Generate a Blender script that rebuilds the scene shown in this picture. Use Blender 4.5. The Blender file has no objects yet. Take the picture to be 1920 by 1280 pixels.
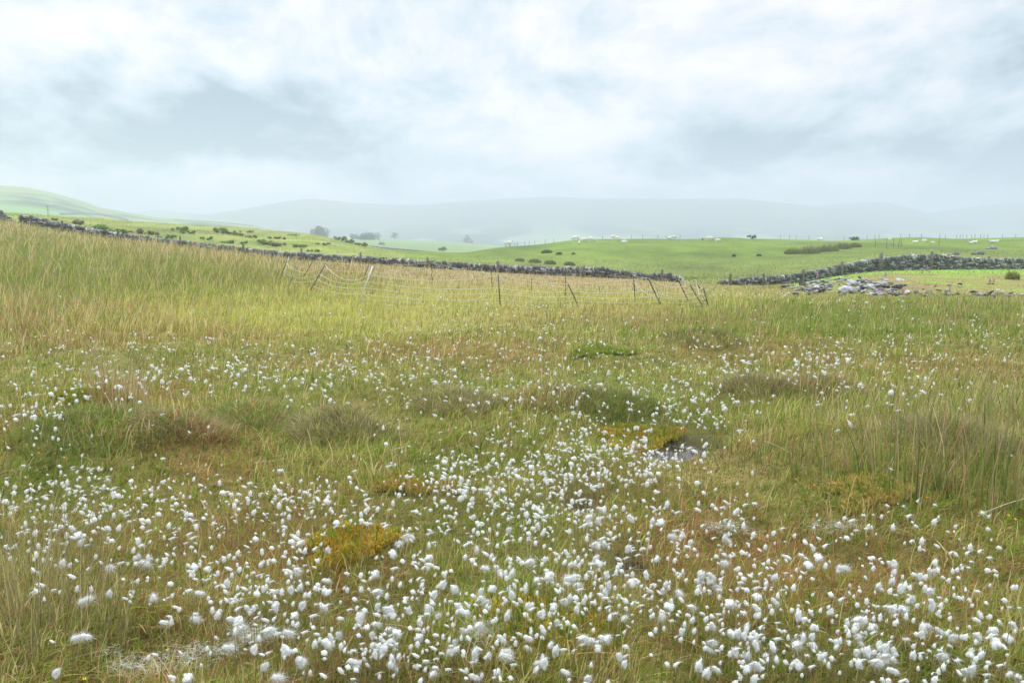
import bpy, bmesh, math, random
import numpy as np
from mathutils import Vector, Matrix

random.seed(11)
rng = np.random.default_rng(11)
scene = bpy.context.scene
COL = scene.collection
R = math.radians

# ------------------------------------------------------------------ camera model
EYE, F, CX, CY, HY = 1.6, 1920 * 28 / 36, 960.0, 640.0, 450.0
TH = math.atan((CY - HY) / F)
CT, ST = math.cos(TH), math.sin(TH)

def ray(px, py):
    u = (np.asarray(px, float) - CX) / F
    v = (CY - np.asarray(py, float)) / F
    k = CT + v * ST
    return u / k, (-ST + v * CT) / k            # x per metre of depth, z per metre of depth

def proj(x, y, z):
    z = z - EYE
    k = y * CT - z * ST
    k = np.where(np.abs(k) < 1e-3, 1e-3, k)
    return CX + F * x / k, CY - F * (y * ST + z * CT) / k

# ------------------------------------------------------------------ noise
def vnoise(x, y, seed=0):
    xi, yi = np.floor(x).astype(np.int64), np.floor(y).astype(np.int64)
    fx, fy = x - xi, y - yi
    fx, fy = fx * fx * (3 - 2 * fx), fy * fy * (3 - 2 * fy)
    def h(a, b):
        n = (a * 374761393 + b * 668265263 + seed * 974634777) & 0xFFFFFFFF
        n = ((n ^ (n >> 13)) * 1274126177) & 0xFFFFFFFF
        n = (n ^ (n >> 16)) & 0xFFFF
        return n / 65535.0
    a, b, c, d = h(xi, yi), h(xi + 1, yi), h(xi, yi + 1), h(xi + 1, yi + 1)
    return (a * (1 - fx) + b * fx) * (1 - fy) + (c * (1 - fx) + d * fx) * fy

def fbm(x, y, seed=0, octv=4):
    s, a, t = 0.0, 0.5, 0.0
    for i in range(octv):
        s = s + a * vnoise(x * 2 ** i + 17.3 * i, y * 2 ** i - 9.1 * i, seed + i)
        t += a
        a *= 0.5
    return s / t

# ------------------------------------------------------------------ terrain
def tab(pairs):
    p = np.array(pairs, float)
    return lambda q: np.interp(q, p[:, 0], p[:, 1])

wall_top_l = tab([(-400, 372), (-100, 386), (0, 391), (7, 397), (14, 405), (30, 413), (40, 417), (43, 403), (60, 404), (100, 414), (170, 427),
                  (230, 437), (300, 446), (400, 458), (500, 469), (560, 474), (700, 482), (830, 490), (960, 497), (1050, 500), (1130, 501),
                  (1200, 511), (1260, 513), (1275, 516), (1288, 526)])
wall_base = tab([(-400, 390), (-100, 406), (0, 411), (60, 420), (100, 429), (170, 441), (230, 450), (300, 459), (400, 471), (500, 482), (560, 487),
                 (700, 495), (830, 504), (960, 512), (1050, 517), (1130, 520), (1200, 524), (1290, 530), (1350, 534), (1440, 534), (1500, 530), (1560, 518),
                 (1640, 508), (1750, 505), (1920, 504), (2300, 503)])
wall_top_r = tab([(1345, 530), (1360, 525), (1440, 518), (1500, 513), (1540, 505), (1580, 496), (1625, 488), (1660, 482), (1700, 478), (1760, 477),
                  (1800, 481), (1850, 484), (1920, 485), (2200, 486)])
wall_depth = tab([(-400, 62), (0, 60), (450, 60), (700, 56), (960, 52), (1100, 50), (1290, 48), (1350, 48), (1480, 50), (1640, 53), (1920, 54), (2300, 54)])
crest_y = tab([(-700, 392), (-300, 396), (0, 399), (100, 402), (250, 413), (400, 420), (500, 427), (600, 437), (660, 452), (720, 464), (800, 472),
               (870, 473), (900, 467), (950, 459), (1000, 456), (1080, 449.5), (1150, 447), (1300, 445), (1335, 441.5), (1365, 441.5), (1400, 446), (1560, 449),
               (1700, 446), (1800, 445), (1920, 442), (2600, 438)])
behind_y = tab([(-700, 388), (0, 408), (60, 412), (230, 440), (500, 470), (700, 483), (960, 499), (1130, 506), (1290, 520), (1440, 516), (1560, 500), (1700, 484), (1920, 489), (2600, 486)])
vale_y = tab([(500, 456), (560, 458), (676, 462), (720, 467.5), (790, 474), (830, 477), (1000, 478)])
field_y = tab([(-700, 470), (500, 470), (600, 450), (640, 447), (700, 445), (730, 447), (760, 449), (830, 451), (870, 453.5), (900, 457), (940, 459), (1000, 466), (1100, 475), (2600, 480)])

def z_of(y, py):
    return EYE + y * ray(CX, py)[1]

TPX = np.arange(-900, 2821, 8.0)
TLY = np.linspace(math.log(1.0), math.log(1200.0), 320)
z20 = tab([(-900, 0.6), (0, 0.32), (300, 0.14), (500, 0.0), (960, -0.04), (1920, -0.07)])
z30 = tab([(-900, 1.5), (0, 0.95), (300, 0.42), (500, 0.02), (700, -0.14), (960, -0.32), (1290, -0.5), (1440, -0.55), (1480, -0.56), (1920, -0.62)])
y35 = tab([(1440, 541), (1480, 541), (1530, 532), (1600, 522), (1680, 524), (1760, 531), (1850, 536), (1960, 536), (2820, 536)])
z35 = tab([(-900, 1.9), (0, 1.25), (300, 0.55), (500, 0.02), (700, -0.2), (960, -0.45), (1290, -0.68), (1440, z_of(35, 541)), (1480, z_of(35, 540)),
           (1530, z_of(35, 531)), (1600, z_of(35, 521)), (1680, z_of(35, 523)), (1760, z_of(35, 531)), (1850, z_of(35, 537)), (2820, z_of(35, 538))])
TZ = np.zeros((len(TPX), len(TLY)))
for i, q in enumerate(TPX):
    W = float(wall_depth(q))
    zw = z_of(W, wall_base(q))
    zc = z_of(140, crest_y(q))
    kd = [1, 6, 12, 20, 30, 35, W - 3, W, W + 3, 74, 140, 178, 330, 700, 770, 950, 1200]
    kz = [0, 0, z20(q) * 0.25, z20(q), z30(q), z35(q), zw, zw, zw, z_of(74, behind_y(q)), zc, zc - 4.5,
          z_of(330, vale_y(q)) if 560 < q < 1000 else -7, z_of(700, field_y(q)), z_of(700, field_y(q)) - 9, -23, -25]
    TZ[i] = np.interp(np.exp(TLY), kd, kz)
def blur(a, sig, ax):
    r = int(sig * 3) + 1
    k = np.exp(-0.5 * (np.arange(-r, r + 1) / sig) ** 2)
    k /= k.sum()
    pad = [(0, 0), (0, 0)]
    pad[ax] = (r, r)
    return np.apply_along_axis(lambda v: np.convolve(v, k, 'valid'), ax, np.pad(a, pad, 'edge'))
TZ = blur(blur(TZ, 1.3, 0), 1.6, 1)

BUMPS = []          # (x, y, radius, height)
def Hbase(x, y):
    yy = np.clip(y, 1.0, 1199.0)
    q = np.clip(CX + F * np.asarray(x) / np.maximum(yy, 4.0), TPX[0], TPX[-1] - 1e-6)
    a = (q - TPX[0]) / 8.0
    b = (np.log(yy) - TLY[0]) / (TLY[1] - TLY[0])
    i, j = np.clip(a.astype(int), 0, len(TPX) - 2), np.clip(b.astype(int), 0, len(TLY) - 2)
    fa, fb = a - i, b - j
    return (TZ[i, j] * (1 - fa) + TZ[i + 1, j] * fa) * (1 - fb) + (TZ[i, j + 1] * (1 - fa) + TZ[i + 1, j + 1] * fa) * fb

def H(x, y):
    x, y = np.asarray(x, float), np.asarray(y, float)
    z = Hbase(x, y)
    near = np.clip(1.15 - y / 45.0, 0.0, 1.0)
    far = np.clip((y - 50) / 30.0, 0.0, 1.0) * np.clip((260 - y) / 60, 0, 1)
    z = z + near * (0.20 * (fbm(x * 0.55, y * 0.55, 3, 3) - 0.5) + 0.13 * (vnoise(x * 2.1, y * 2.1, 9) - 0.5))
    z = z + far * 0.8 * (fbm(x * 0.09, y * 0.09, 21, 3) - 0.5)
    for bx, by, br, bh in BUMPS:
        z = z + bh * np.exp(-((x - bx) ** 2 + (y - by) ** 2) / (br * br))
    return z

YS = np.geomspace(1.2, 900, 520)
def P(px, py, lift=0.0, far=900.0, h=H):
    """world points where the rays of photo pixels meet the ground raised by lift"""
    px, py = np.atleast_1d(np.asarray(px, float)), np.atleast_1d(np.asarray(py, float))
    t, s = ray(px, py)
    lo, hi = np.full(len(px), 1.2), np.full(len(px), far)
    done = np.zeros(len(px), bool)
    for k in range(1, len(YS)):
        if YS[k] > far:
            break
        act = ~done
        if not act.any():
            break
        y = YS[k]
        d = EYE + y * s[act] - (h(t[act] * y, np.full(act.sum(), y)) + lift)
        idx = np.nonzero(act)[0]
        hit = idx[d < 0]
        hi[hit] = y
        lo[hit] = YS[k - 1]
        done[hit] = True
    lo = np.where(done, lo, far - 1)
    for _ in range(14):
        m = 0.5 * (lo + hi)
        d = EYE + m * s - (h(t * m, m) + lift)
        hi = np.where(d < 0, m, hi)
        lo = np.where(d < 0, lo, m)
    y = 0.5 * (lo + hi)
    return np.stack([t * y, y, EYE + y * s], 1)

def P1(px, py, lift=0.0, **k):
    return P([px], [py], lift, **k)[0]

def at_depth(px, py, y):
    t, s = ray(px, py)
    return np.array([float(t) * y, y, EYE + y * float(s)])

# hummocks, hollows and pools of the bog (placed in metres)
MOSS = []
for (px, py, br, bh, lab, c1, c2) in [
    (178, 790, 0.30, 0.16, 'mustard yellow moss hummock beside tiny pink flowers and orange grass stalks', (0.36, 0.30, 0.03), (0.22, 0.25, 0.04)),
    (655, 1040, 0.20, 0.10, 'orange and yellow moss hummock ringed by cotton-grass heads', (0.46, 0.28, 0.04), (0.34, 0.31, 0.03)),
    (1625, 972, 0.17, 0.11, 'pale gold moss hummock on grass below the tall rush clumps', (0.42, 0.29, 0.10), (0.36, 0.33, 0.08)),
    (1020, 1225, 0.26, 0.05, 'low flat ochre moss patch in green grass close to the viewer', (0.42, 0.30, 0.05), (0.33, 0.32, 0.05)),
    (1130, 668, 0.35, 0.10, 'small distant lime green moss hummock in the middle of the meadow', (0.30, 0.34, 0.05), (0.20, 0.26, 0.04)),
    (1195, 812, 0.26, 0.05, 'rusty orange moss patch at the edge of the far pool', (0.42, 0.26, 0.05), (0.32, 0.30, 0.05)),
    (790, 915, 0.22, 0.05, 'rust red moss patch among cotton-grass in mid meadow', (0.36, 0.20, 0.06), (0.32, 0.28, 0.05)),
    (985, 1255, 0.16, 0.04, 'little yellow moss cushion beside the low ochre patch', (0.40, 0.32, 0.05), (0.30, 0.30, 0.05))]:
    p = P1(px, py, h=Hbase)
    BUMPS.append((p[0], p[1], br * 1.3, bh * 0.8))
    MOSS.append((p[0], p[1], br, bh, lab, c1, c2))
TUSS = []
for (px, py, br, bh, lab, kind) in [
    (650, 830, 0.42, 0.20, 'broad grey brown tussock of matted drooping grass in mid meadow', 0),
    (1155, 778, 0.36, 0.22, 'dark green rounded tussock of grass above the far pool', 1),
    (1410, 738, 0.38, 0.20, 'greyish grass tussock with a pale matted top among green sedge', 0),
    (1545, 748, 0.34, 0.17, 'small straw brown tussock beside the greyish one', 2),
    (480, 800, 0.45, 0.13, 'low olive grass tussock next to the broad grey brown one', 1),
    (860, 772, 0.40, 0.14, 'olive brown tussock under a thin scatter of cotton-grass', 0),
    (1320, 650, 0.6, 0.2, 'distant dull green tussock behind the cotton-grass drift', 1),
    (215, 858, 0.5, 0.16, 'dark green leafy tussock below the mustard yellow moss', 3),
    (350, 850, 0.30, 0.10, 'rusty red tussock of dead grass right of the leafy one', 2),
    (1030, 768, 0.40, 0.16, 'reddish brown tussock left of the dark green rounded one', 2),
    (1770, 905, 0.35, 0.14, 'matted straw tussock between two rush clumps', 0)]:
    p = P1(px, py, h=Hbase)
    BUMPS.append((p[0], p[1], br, bh))
    TUSS.append((p[0], p[1], br, bh, lab, kind))
POOLS = []
for (px, py, rx, ry, rot) in [(1264, 826, 0.20, 0.42, -0.25), (1082, 925, 0.07, 0.18, 0.1), (1172, 1065, 0.055, 0.13, -0.3)]:
    p = P1(px, py, h=Hbase)
    BUMPS.append((p[0], p[1], max(rx, ry) * 1.25, -0.10))
    POOLS.append((p[0], p[1], rx, ry, rot))
for (px, py, br, bh) in [(1650, 850, 1.2, 0.16), (1850, 930, 0.9, 0.12), (60, 1160, 0.7, 0.12), (1500, 900, 0.8, 0.06), (120, 820, 1.1, 0.12)]:
    p = P1(px, py, h=Hbase)
    BUMPS.append((p[0], p[1], br, bh))
BUMPS = [tuple(float(v) for v in b) for b in BUMPS]

# ------------------------------------------------------------------ object helpers
def tag(o, label=None, cat=None, group=None, kind=None):
    if label: o['label'] = label
    if cat: o['category'] = cat
    if group: o['group'] = group
    if kind or cat: o['kind'] = kind or 'thing'
    return o

def link(o, parent=None):
    COL.objects.link(o)
    if parent is not None:
        o.parent = parent
    return o

def empty(name, loc, rz=0.0):
    o = bpy.data.objects.new(name, None)
    o.empty_display_size = 0.1
    o.location = [float(v) for v in loc]
    o.rotation_euler = (0, 0, rz)
    return link(o)

def mesh_np(name, verts, faces, mat=None, cols=None, smooth=False):
    """faces: an int array (n,3|4) or a list of those arrays"""
    me = bpy.data.meshes.new(name)
    verts = np.asarray(verts, np.float32)
    fs = faces if isinstance(faces, (list, tuple)) else [faces]
    fs = [np.asarray(f, np.int32) for f in fs if len(f)]
    tot = np.concatenate([np.full(len(f), f.shape[1], np.int32) for f in fs])
    loops = np.concatenate([f.ravel() for f in fs])
    me.vertices.add(len(verts))
    me.vertices.foreach_set('co', verts.ravel())
    me.loops.add(len(loops))
    me.loops.foreach_set('vertex_index', loops)
    me.polygons.add(len(tot))
    me.polygons.foreach_set('loop_start', np.concatenate([[0], np.cumsum(tot)[:-1]]).astype(np.int32))
    me.polygons.foreach_set('loop_total', tot)
    if smooth:
        me.polygons.foreach_set('use_smooth', np.ones(len(tot), bool))
    if cols is not None:
        a = me.attributes.new('Col', 'FLOAT_COLOR', 'POINT')
        c = np.ones((len(verts), 4), np.float32)
        c[:, :3] = cols
        a.data.foreach_set('color', c.ravel())
    me.update(calc_edges=True)
    me.validate()
    if mat is not None:
        me.materials.append(mat)
    return me

def obj(name, me, parent=None, loc=None):
    o = bpy.data.objects.new(name, me)
    if loc is not None:
        o.location = [float(v) for v in loc]
    return link(o, parent)

# ------------------------------------------------------------------ materials
def new_mat(name):
    m = bpy.data.materials.new(name)
    m.use_nodes = True
    nt = m.node_tree
    nt.nodes.clear()
    return m, nt, nt.nodes, nt.links

def N(nodes, typ, **kw):
    n = nodes.new(typ)
    for k, v in kw.items():
        setattr(n, k, v)
    return n

def leaf_mat(name, trans=0.35, rough=0.6, spec=0.25, tint=None, col=None, noise=0.0, nscale=3.0):
    m, nt, nd, ln = new_mat(name)
    out = N(nd, 'ShaderNodeOutputMaterial')
    if col is None:
        c = N(nd, 'ShaderNodeAttribute', attribute_name='Col').outputs['Color']
    else:
        rgb = N(nd, 'ShaderNodeRGB')
        rgb.outputs[0].default_value = (*col, 1)
        c = rgb.outputs[0]
    if noise > 0:
        geo = N(nd, 'ShaderNodeNewGeometry')
        nz = N(nd, 'ShaderNodeTexNoise')
        nz.inputs['Scale'].default_value = nscale
        nz.inputs['Detail'].default_value = 4
        ln.new(geo.outputs['Position'], nz.inputs['Vector'])
        mr = N(nd, 'ShaderNodeMapRange')
        mr.inputs[1].default_value, mr.inputs[2].default_value = 0.3, 0.7
        mr.inputs[3].default_value, mr.inputs[4].default_value = 1 - noise, 1 + noise
        ln.new(nz.outputs['Fac'], mr.inputs[0])
        mx = N(nd, 'ShaderNodeVectorMath', operation='SCALE')
        ln.new(c, mx.inputs[0])
        ln.new(mr.outputs[0], mx.inputs['Scale'])
        c = mx.outputs[0]
    b = N(nd, 'ShaderNodeBsdfPrincipled')
    b.inputs['Roughness'].default_value = rough
    b.inputs['Specular IOR Level'].default_value = spec
    t = N(nd, 'ShaderNodeBsdfTranslucent')
    mix = N(nd, 'ShaderNodeMixShader')
    mix.inputs[0].default_value = trans
    ln.new(c, b.inputs['Base Color'])
    ln.new(c, t.inputs['Color'])
    ln.new(b.outputs[0], mix.inputs[1])
    ln.new(t.outputs[0], mix.inputs[2])
    ln.new(mix.outputs[0], out.inputs[0])
    return m

def noisy_mat(name, stops, scale=4.0, detail=8.0, rough=0.85, spec=0.2, bump=0.3, bdist=0.02, attr=False, bscale=None, distort=0.0):
    """procedural colour from a noise ramp (or the Col attribute times the ramp)"""
    m, nt, nd, ln = new_mat(name)
    out = N(nd, 'ShaderNodeOutputMaterial')
    b = N(nd, 'ShaderNodeBsdfPrincipled')
    b.inputs['Roughness'].default_value = rough
    b.inputs['Specular IOR Level'].default_value = spec
    geo = N(nd, 'ShaderNodeNewGeometry')
    nz = N(nd, 'ShaderNodeTexNoise')
    nz.inputs['Scale'].default_value = scale
    nz.inputs['Detail'].default_value = detail
    nz.inputs['Distortion'].default_value = distort
    ln.new(geo.outputs['Position'], nz.inputs['Vector'])
    cr = N(nd, 'ShaderNodeValToRGB')
    el = cr.color_ramp.elements
    el[0].position, el[0].color = stops[0][0], (*stops[0][1], 1)
    el[1].position, el[1].color = stops[-1][0], (*stops[-1][1], 1)
    for p, c in stops[1:-1]:
        e = el.new(p)
        e.color = (*c, 1)
    ln.new(nz.outputs['Fac'], cr.inputs[0])
    c = cr.outputs[0]
    if attr:
        at = N(nd, 'ShaderNodeAttribute', attribute_name='Col')
        mm = N(nd, 'ShaderNodeVectorMath', operation='MULTIPLY')
        ln.new(at.outputs['Color'], mm.inputs[0])
        ln.new(c, mm.inputs[1])
        c = mm.outputs[0]
    ln.new(c, b.inputs['Base Color'])
    if bump:
        nb = N(nd, 'ShaderNodeTexNoise')
        nb.inputs['Scale'].default_value = bscale or scale * 3
        nb.inputs['Detail'].default_value = 6
        ln.new(geo.outputs['Position'], nb.inputs['Vector'])
        bp = N(nd, 'ShaderNodeBump')
        bp.inputs['Strength'].default_value = bump
        bp.inputs['Distance'].default_value = bdist
        ln.new(nb.outputs['Fac'], bp.inputs['Height'])
        ln.new(bp.outputs[0], b.inputs['Normal'])
    ln.new(b.outputs[0], out.inputs[0])
    return m

M_grass = leaf_mat('grass_blades', 0.42, 0.6, 0.10)
M_ground = noisy_mat('peat_and_turf', [(0.3, (0.65, 0.62, 0.55)), (0.7, (1.25, 1.25, 1.2))], 6.0, 10, 0.9, 0.15, 0.6, 0.03, attr=True, bscale=30)
M_cotton = leaf_mat('cotton_down', 0.45, 1.0, 0.0, col=(0.91, 0.905, 0.885))
M_stem = leaf_mat('sedge_stem', 0.1, 0.6, 0.2, col=(0.27, 0.21, 0.08))
M_stone = noisy_mat('lichened_slate', [(0.30, (0.55, 0.56, 0.57)), (0.52, (1, 1, 1)), (0.66, (1.75, 1.75, 1.65))], 9.0, 8, 0.85, 0.25, 0.5, 0.02, attr=True)
M_wood = noisy_mat('weathered_timber', [(0.3, (0.11, 0.095, 0.075)), (0.7, (0.27, 0.25, 0.21))], 7, 8, 0.85, 0.15, 0.3, 0.01)
M_leaf = leaf_mat('shrub_leaves', 0.3, 0.6, 0.3)
M_bark = noisy_mat('bark', [(0.3, (0.06, 0.05, 0.04)), (0.7, (0.16, 0.13, 0.10))], 5, 6, 0.9)
M_moss = leaf_mat('moss_fronds', 0.15, 0.85, 0.1)
M_wool = noisy_mat('wool', [(0.3, (0.74, 0.70, 0.62)), (0.7, (0.88, 0.85, 0.79))], 6, 6, 0.95, 0.05, 0.6, 0.03)
M_darkwool = noisy_mat('dark_wool', [(0.3, (0.03, 0.028, 0.025)), (0.7, (0.08, 0.07, 0.06))], 6, 6, 0.95, 0.05, 0.6, 0.03)
M_face = noisy_mat('sheep_face', [(0.3, (0.40, 0.36, 0.32)), (0.7, (0.62, 0.58, 0.53))], 6, 4, 0.8, 0.1, 0.2)
M_darkface = noisy_mat('dark_sheep_face', [(0.3, (0.05, 0.045, 0.04)), (0.7, (0.12, 0.1, 0.09))], 6, 4, 0.8, 0.1, 0.2)
M_greenpost = noisy_mat('dark_green_plastic', [(0.3, (0.035, 0.055, 0.055)), (0.7, (0.09, 0.13, 0.125))], 9, 4, 0.5, 0.4, 0.1)
M_blackpost = noisy_mat('black_plastic', [(0.3, (0.025, 0.027, 0.026)), (0.7, (0.07, 0.072, 0.07))], 9, 4, 0.55, 0.4, 0.1)
M_whitepost = noisy_mat('white_plastic', [(0.3, (0.72, 0.73, 0.74)), (0.7, (0.86, 0.86, 0.86))], 9, 4, 0.4, 0.4, 0.05)
M_twine = noisy_mat('faded_twine', [(0.3, (0.55, 0.50, 0.36)), (0.7, (0.74, 0.68, 0.52))], 30, 4, 0.8, 0.1, 0.1)
M_flower = leaf_mat('petals', 0.3, 0.6, 0.2)

# ------------------------------------------------------------------ vegetation colour zones
PAL = np.array([(0.190, 0.285, 0.036),   # fresh green
                (0.315, 0.325, 0.090),   # olive
                (0.640, 0.570, 0.320),   # straw
                (0.370, 0.205, 0.095),   # red brown
                (0.520, 0.530, 0.140),   # yellow green
                (0.095, 0.165, 0.032),   # dark green
                (0.165, 0.265, 0.026)])  # grazed pasture green

def gz(px, py, cx, cy, sx, sy):
    return np.exp(-((px - cx) / sx) ** 2 - ((py - cy) / sy) ** 2)

def sink_px(x, y):
    return proj(x, y, Hbase(x, y))

def zones(x, y):
    """type weights (n,7) and blade height at ground points"""
    px, py = sink_px(x, y)
    n1 = fbm(x * 0.7, y * 0.7, 41, 3)
    n2 = fbm(x * 2.2 + 7, y * 2.2, 43, 3)
    n3 = fbm(x * 0.25 + 3, y * 0.25, 47, 2)
    bog = y < wall_depth(np.clip(px, -400, 2300)) - 0.2
    g = 0.46 + 1.0 * (n1 - 0.5)
    o = 0.42 + 0.5 * (n3 - 0.5)
    s = 0.10 + 0.35 * (n2 - 0.5)
    r = 0.11 + 0.9 * (0.5 - n1) * (0.5 + n2)
    yl = 0.06 + 0.3 * (n2 - 0.55)
    d = 0.06 + 0.4 * (0.5 - n2)
    h = 0.068 + 0.08 * (n2 - 0.4) + 0.05 * np.clip(y - 9, 0, 10) / 10
    for a in (g, o, s, r, yl, d):
        np.clip(a, 0.0, None, out=a)
    def add(w, k, arr):
        arr += k * w
    # pale yellow-green sedge in front of the netting
    w = gz(px, py, 620, 588, 330, 30) + 0.5 * gz(px, py, 1150, 560, 260, 22) + 0.4 * gz(px, py, 860, 545, 200, 18)
    add(w, 3.6, yl); add(w, 0.3, s); h += 0.03 * np.clip(w, 0, 1)
    # straw and rust seed heads below the far wall
    top = np.where(px < 1290, wall_base(px) + 12, 1e4)
    w = np.exp(-((py - top) / 16.0) ** 2) * np.clip((px - 60) / 200, 0.3, 1) * bog
    add(w, 0.6, r); add(w, 1.0, s); h += 0.05 * w
    w = gz(px, py, 1050, 528, 230, 13); add(w, 0.9, r); add(w, 1.0, s)
    # tall rush bank
    w = gz(px, py, 200, 505, 330, 55) * (px < 560); h += 0.27 * np.clip(w * 1.3, 0, 1); add(w, 1.1, g); add(w, 0.5, o); add(w, 0.25, s)
    w = gz(px, py, 560, 520, 260, 26); h += 0.10 * w; add(w, 0.5, o)
    w = gz(px, py, 90, 605, 150, 38) + 0.4 * gz(px, py, 330, 625, 160, 22); add(w, 0.5, r); add(w, 0.5, s); h += 0.14 * np.clip(w, 0, 1)
    # green rush band at the far right
    w = gz(px, py, 1620, 598, 420, 30); h += 0.12 * w; add(w, 1.0, g)
    w = gz(px, py, 1700, 800, 300, 90); h += 0.07 * w; add(w, 0.4, g); add(w, 0.45, o); add(w, 0.25, s)
    # rust patches
    for cx, cy, sx, sy, k in [(1640, 1130, 330, 120, .95), (1380, 1080, 160, 60, .9), (470, 1000, 260, 55, .6), (380, 870, 110, 40, .9), (620, 1090, 160, 40, .5), (1500, 670, 300, 22, .5),
                              (1150, 600, 260, 22, .45), (120, 1010, 120, 45, .4), (1290, 1020, 120, 60, .6), (760, 670, 250, 22, .4), (320, 735, 80, 50, .4)]:
        add(gz(px, py, cx, cy, sx, sy), k, r)
    for cx, cy, sx, sy, k in [(1560, 960, 260, 60, .5), (180, 900, 160, 50, .6), (1290, 780, 80, 30, .9), (900, 1150, 300, 60, .45), (1020, 1260, 400, 50, .5), (830, 850, 200, 40, .35),
                              (1860, 1000, 120, 60, .5)]:
        add(gz(px, py, cx, cy, sx, sy), k, g)
    for cx, cy, sx, sy, k in [(620, 820, 120, 40, .6), (60, 1190, 130, 90, .5), (1500, 890, 120, 40, .3)]:
        add(gz(px, py, cx, cy, sx, sy), k, o)
    p = np.zeros_like(g)
    W = np.stack([g, o, s, r, yl, d, p], 1)
    # grazed land beyond the walls and the mossy spoil behind the rubble
    rise = (px < 760)
    pn = fbm(x * 0.12, y * 0.12, 51, 3)
    pn2 = fbm(x * 0.5, y * 0.5, 53, 3)
    lowb = np.clip((100 - y) / 34, 0, 1) * (px > 760)
    Wp = np.stack([0.25 + pn * 0.3, np.where(rise, 0.35 + 0.9 * (pn - .45), 0.10) + lowb * 0.8, np.where(rise, 0.18 + 0.5 * (pn2 - .5), 0.02) + lowb * 0.25,
                   np.where(rise, 0.06, 0.01) + lowb * 0.12 + 0 * pn, np.where(rise, 0.35, 0.10) + 0 * pn, 0.05 + 0.25 * (pn2 - 0.5), np.where(rise, 0.3 + 4.0 * np.clip(pn - 0.42, 0, 1), 1.5) + 0 * pn], 1)
    Wp = np.clip(Wp, 0, None)
    hp = np.where(rise, 0.12, 0.05) + lowb * 0.22 * (0.4 + pn2)
    W = np.where(bog[:, None], W, Wp)
    h = np.where(bog, h, hp)
    spoil = bog & (px > 1490) & (y > 31.5)
    Ws = np.stack([0.2 + 0 * g, 0.5 + 0 * g, 0.3 + 0 * g, 0.35 * pn2, 0.5 + 0 * g, 0 * g, np.clip((y - 45) / 6, 0, 1) * 2.0], 1)
    W = np.where(spoil[:, None], Ws, W)
    h = np.where(spoil, 0.05 + 0.10 * np.clip((y - 46) / 6, 0, 1), h)
    for qx, qy, rx, ry, rot in POOLS:
        near = (np.abs(x - qx) < rx * 1.7) & (y < qy + ry) & (y > qy - 1.3)
        h = np.where(near, h * 0.35, h)
    return W, h, px, py, bog, spoil

def land_tone(x, y):
    return 0.25 + 0.95 * fbm(x * 0.10, y * 0.06, 87, 4) + 0.60 * fbm(x * 0.5, y * 0.30, 88, 3)

def clear_mask(x, y):
    """1 where grass may grow thick, 0 on moss and open water"""
    m = np.ones_like(x)
    for mx, my, br, bh, *_ in MOSS:
        m *= 1 - 0.93 * (((x - mx) ** 2 + (y - my) ** 2) < (br * 0.95) ** 2)
    for qx, qy, rx, ry, rot in POOLS:
        dx, dy = x - qx, y - qy
        a = dx * math.cos(rot) + dy * math.sin(rot)
        b = -dx * math.sin(rot) + dy * math.cos(rot)
        m *= 1 - np.where(rx > 0.1, 0.86, 0.8) * (((a / rx) ** 2 + (b / ry) ** 2) < 0.8 + 0.9 * vnoise(x * 9, y * 9, 13))
    return m

# ------------------------------------------------------------------ ground sheet
rows = np.concatenate([np.arange(-8, 1.5, 0.5), np.geomspace(1.5, 64, 330), np.geomspace(65, 800, 200), np.geomspace(820, 4200, 22)])
ncol = 420
wid = 1.28 * np.maximum(rows, 9.0)
gx = np.linspace(-1, 1, ncol)[None, :] * wid[:, None]
gy = np.repeat(rows[:, None], ncol, 1)
X, Y = gx.ravel(), gy.ravel()
Z = H(X, Y)
Wt, hh, gpx, gpy, bog, spoil = zones(X, Y)
Wt = Wt / Wt.sum(1, keepdims=True)
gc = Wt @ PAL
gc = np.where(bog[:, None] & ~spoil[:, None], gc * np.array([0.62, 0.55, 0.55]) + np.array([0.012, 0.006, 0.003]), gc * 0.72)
nn = fbm(X * 0.6, Y * 0.6, 77, 4)
rim = np.clip((Y - 44.5) / 4.0, 0, 1)[:, None]
mossy = np.array([0.26, 0.25, 0.075]) * (1 - np.clip((nn[:, None] - .45) * 5, 0, 1)) + np.array([0.27, 0.19, 0.10]) * np.clip((nn[:, None] - .45) * 5, 0, 1)
gn = np.clip((fbm(X * 0.9 + 5, Y * 0.9, 79, 3) - 0.55) * 8, 0, 1)[:, None]
mossy = mossy * (1 - gn) + np.array([0.24, 0.34, 0.06]) * gn
gc = np.where(spoil[:, None], mossy * (1 - rim) + np.array([0.22, 0.38, 0.05]) * rim, gc)
gc = np.where(bog[:, None], gc, gc * land_tone(X, Y)[:, None])
valley = Y > 185
fieldc = np.array([0.20, 0.29, 0.10]) * (0.85 + 0.3 * fbm(X * 0.02, Y * 0.02, 90, 3))[:, None]
gc = np.where(valley[:, None], fieldc, gc)
for qx, qy, rx, ry, rot in POOLS:
    wq = np.exp(-((X - qx) ** 2 + (Y - qy) ** 2) / (max(rx, ry) * 1.1) ** 2)[:, None]
    gc = gc * (1 - wq) + np.array([0.045, 0.036, 0.028]) * wq
nr = len(rows)
ii = (np.arange(nr - 1)[:, None] * ncol + np.arange(ncol - 1)[None, :]).ravel()
GF = np.stack([ii, ii + 1, ii + ncol + 1, ii + ncol], 1)
tag(obj('ground', mesh_np('ground', np.stack([X, Y, Z], 1), GF, M_ground, gc, True)), kind='structure')

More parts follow.
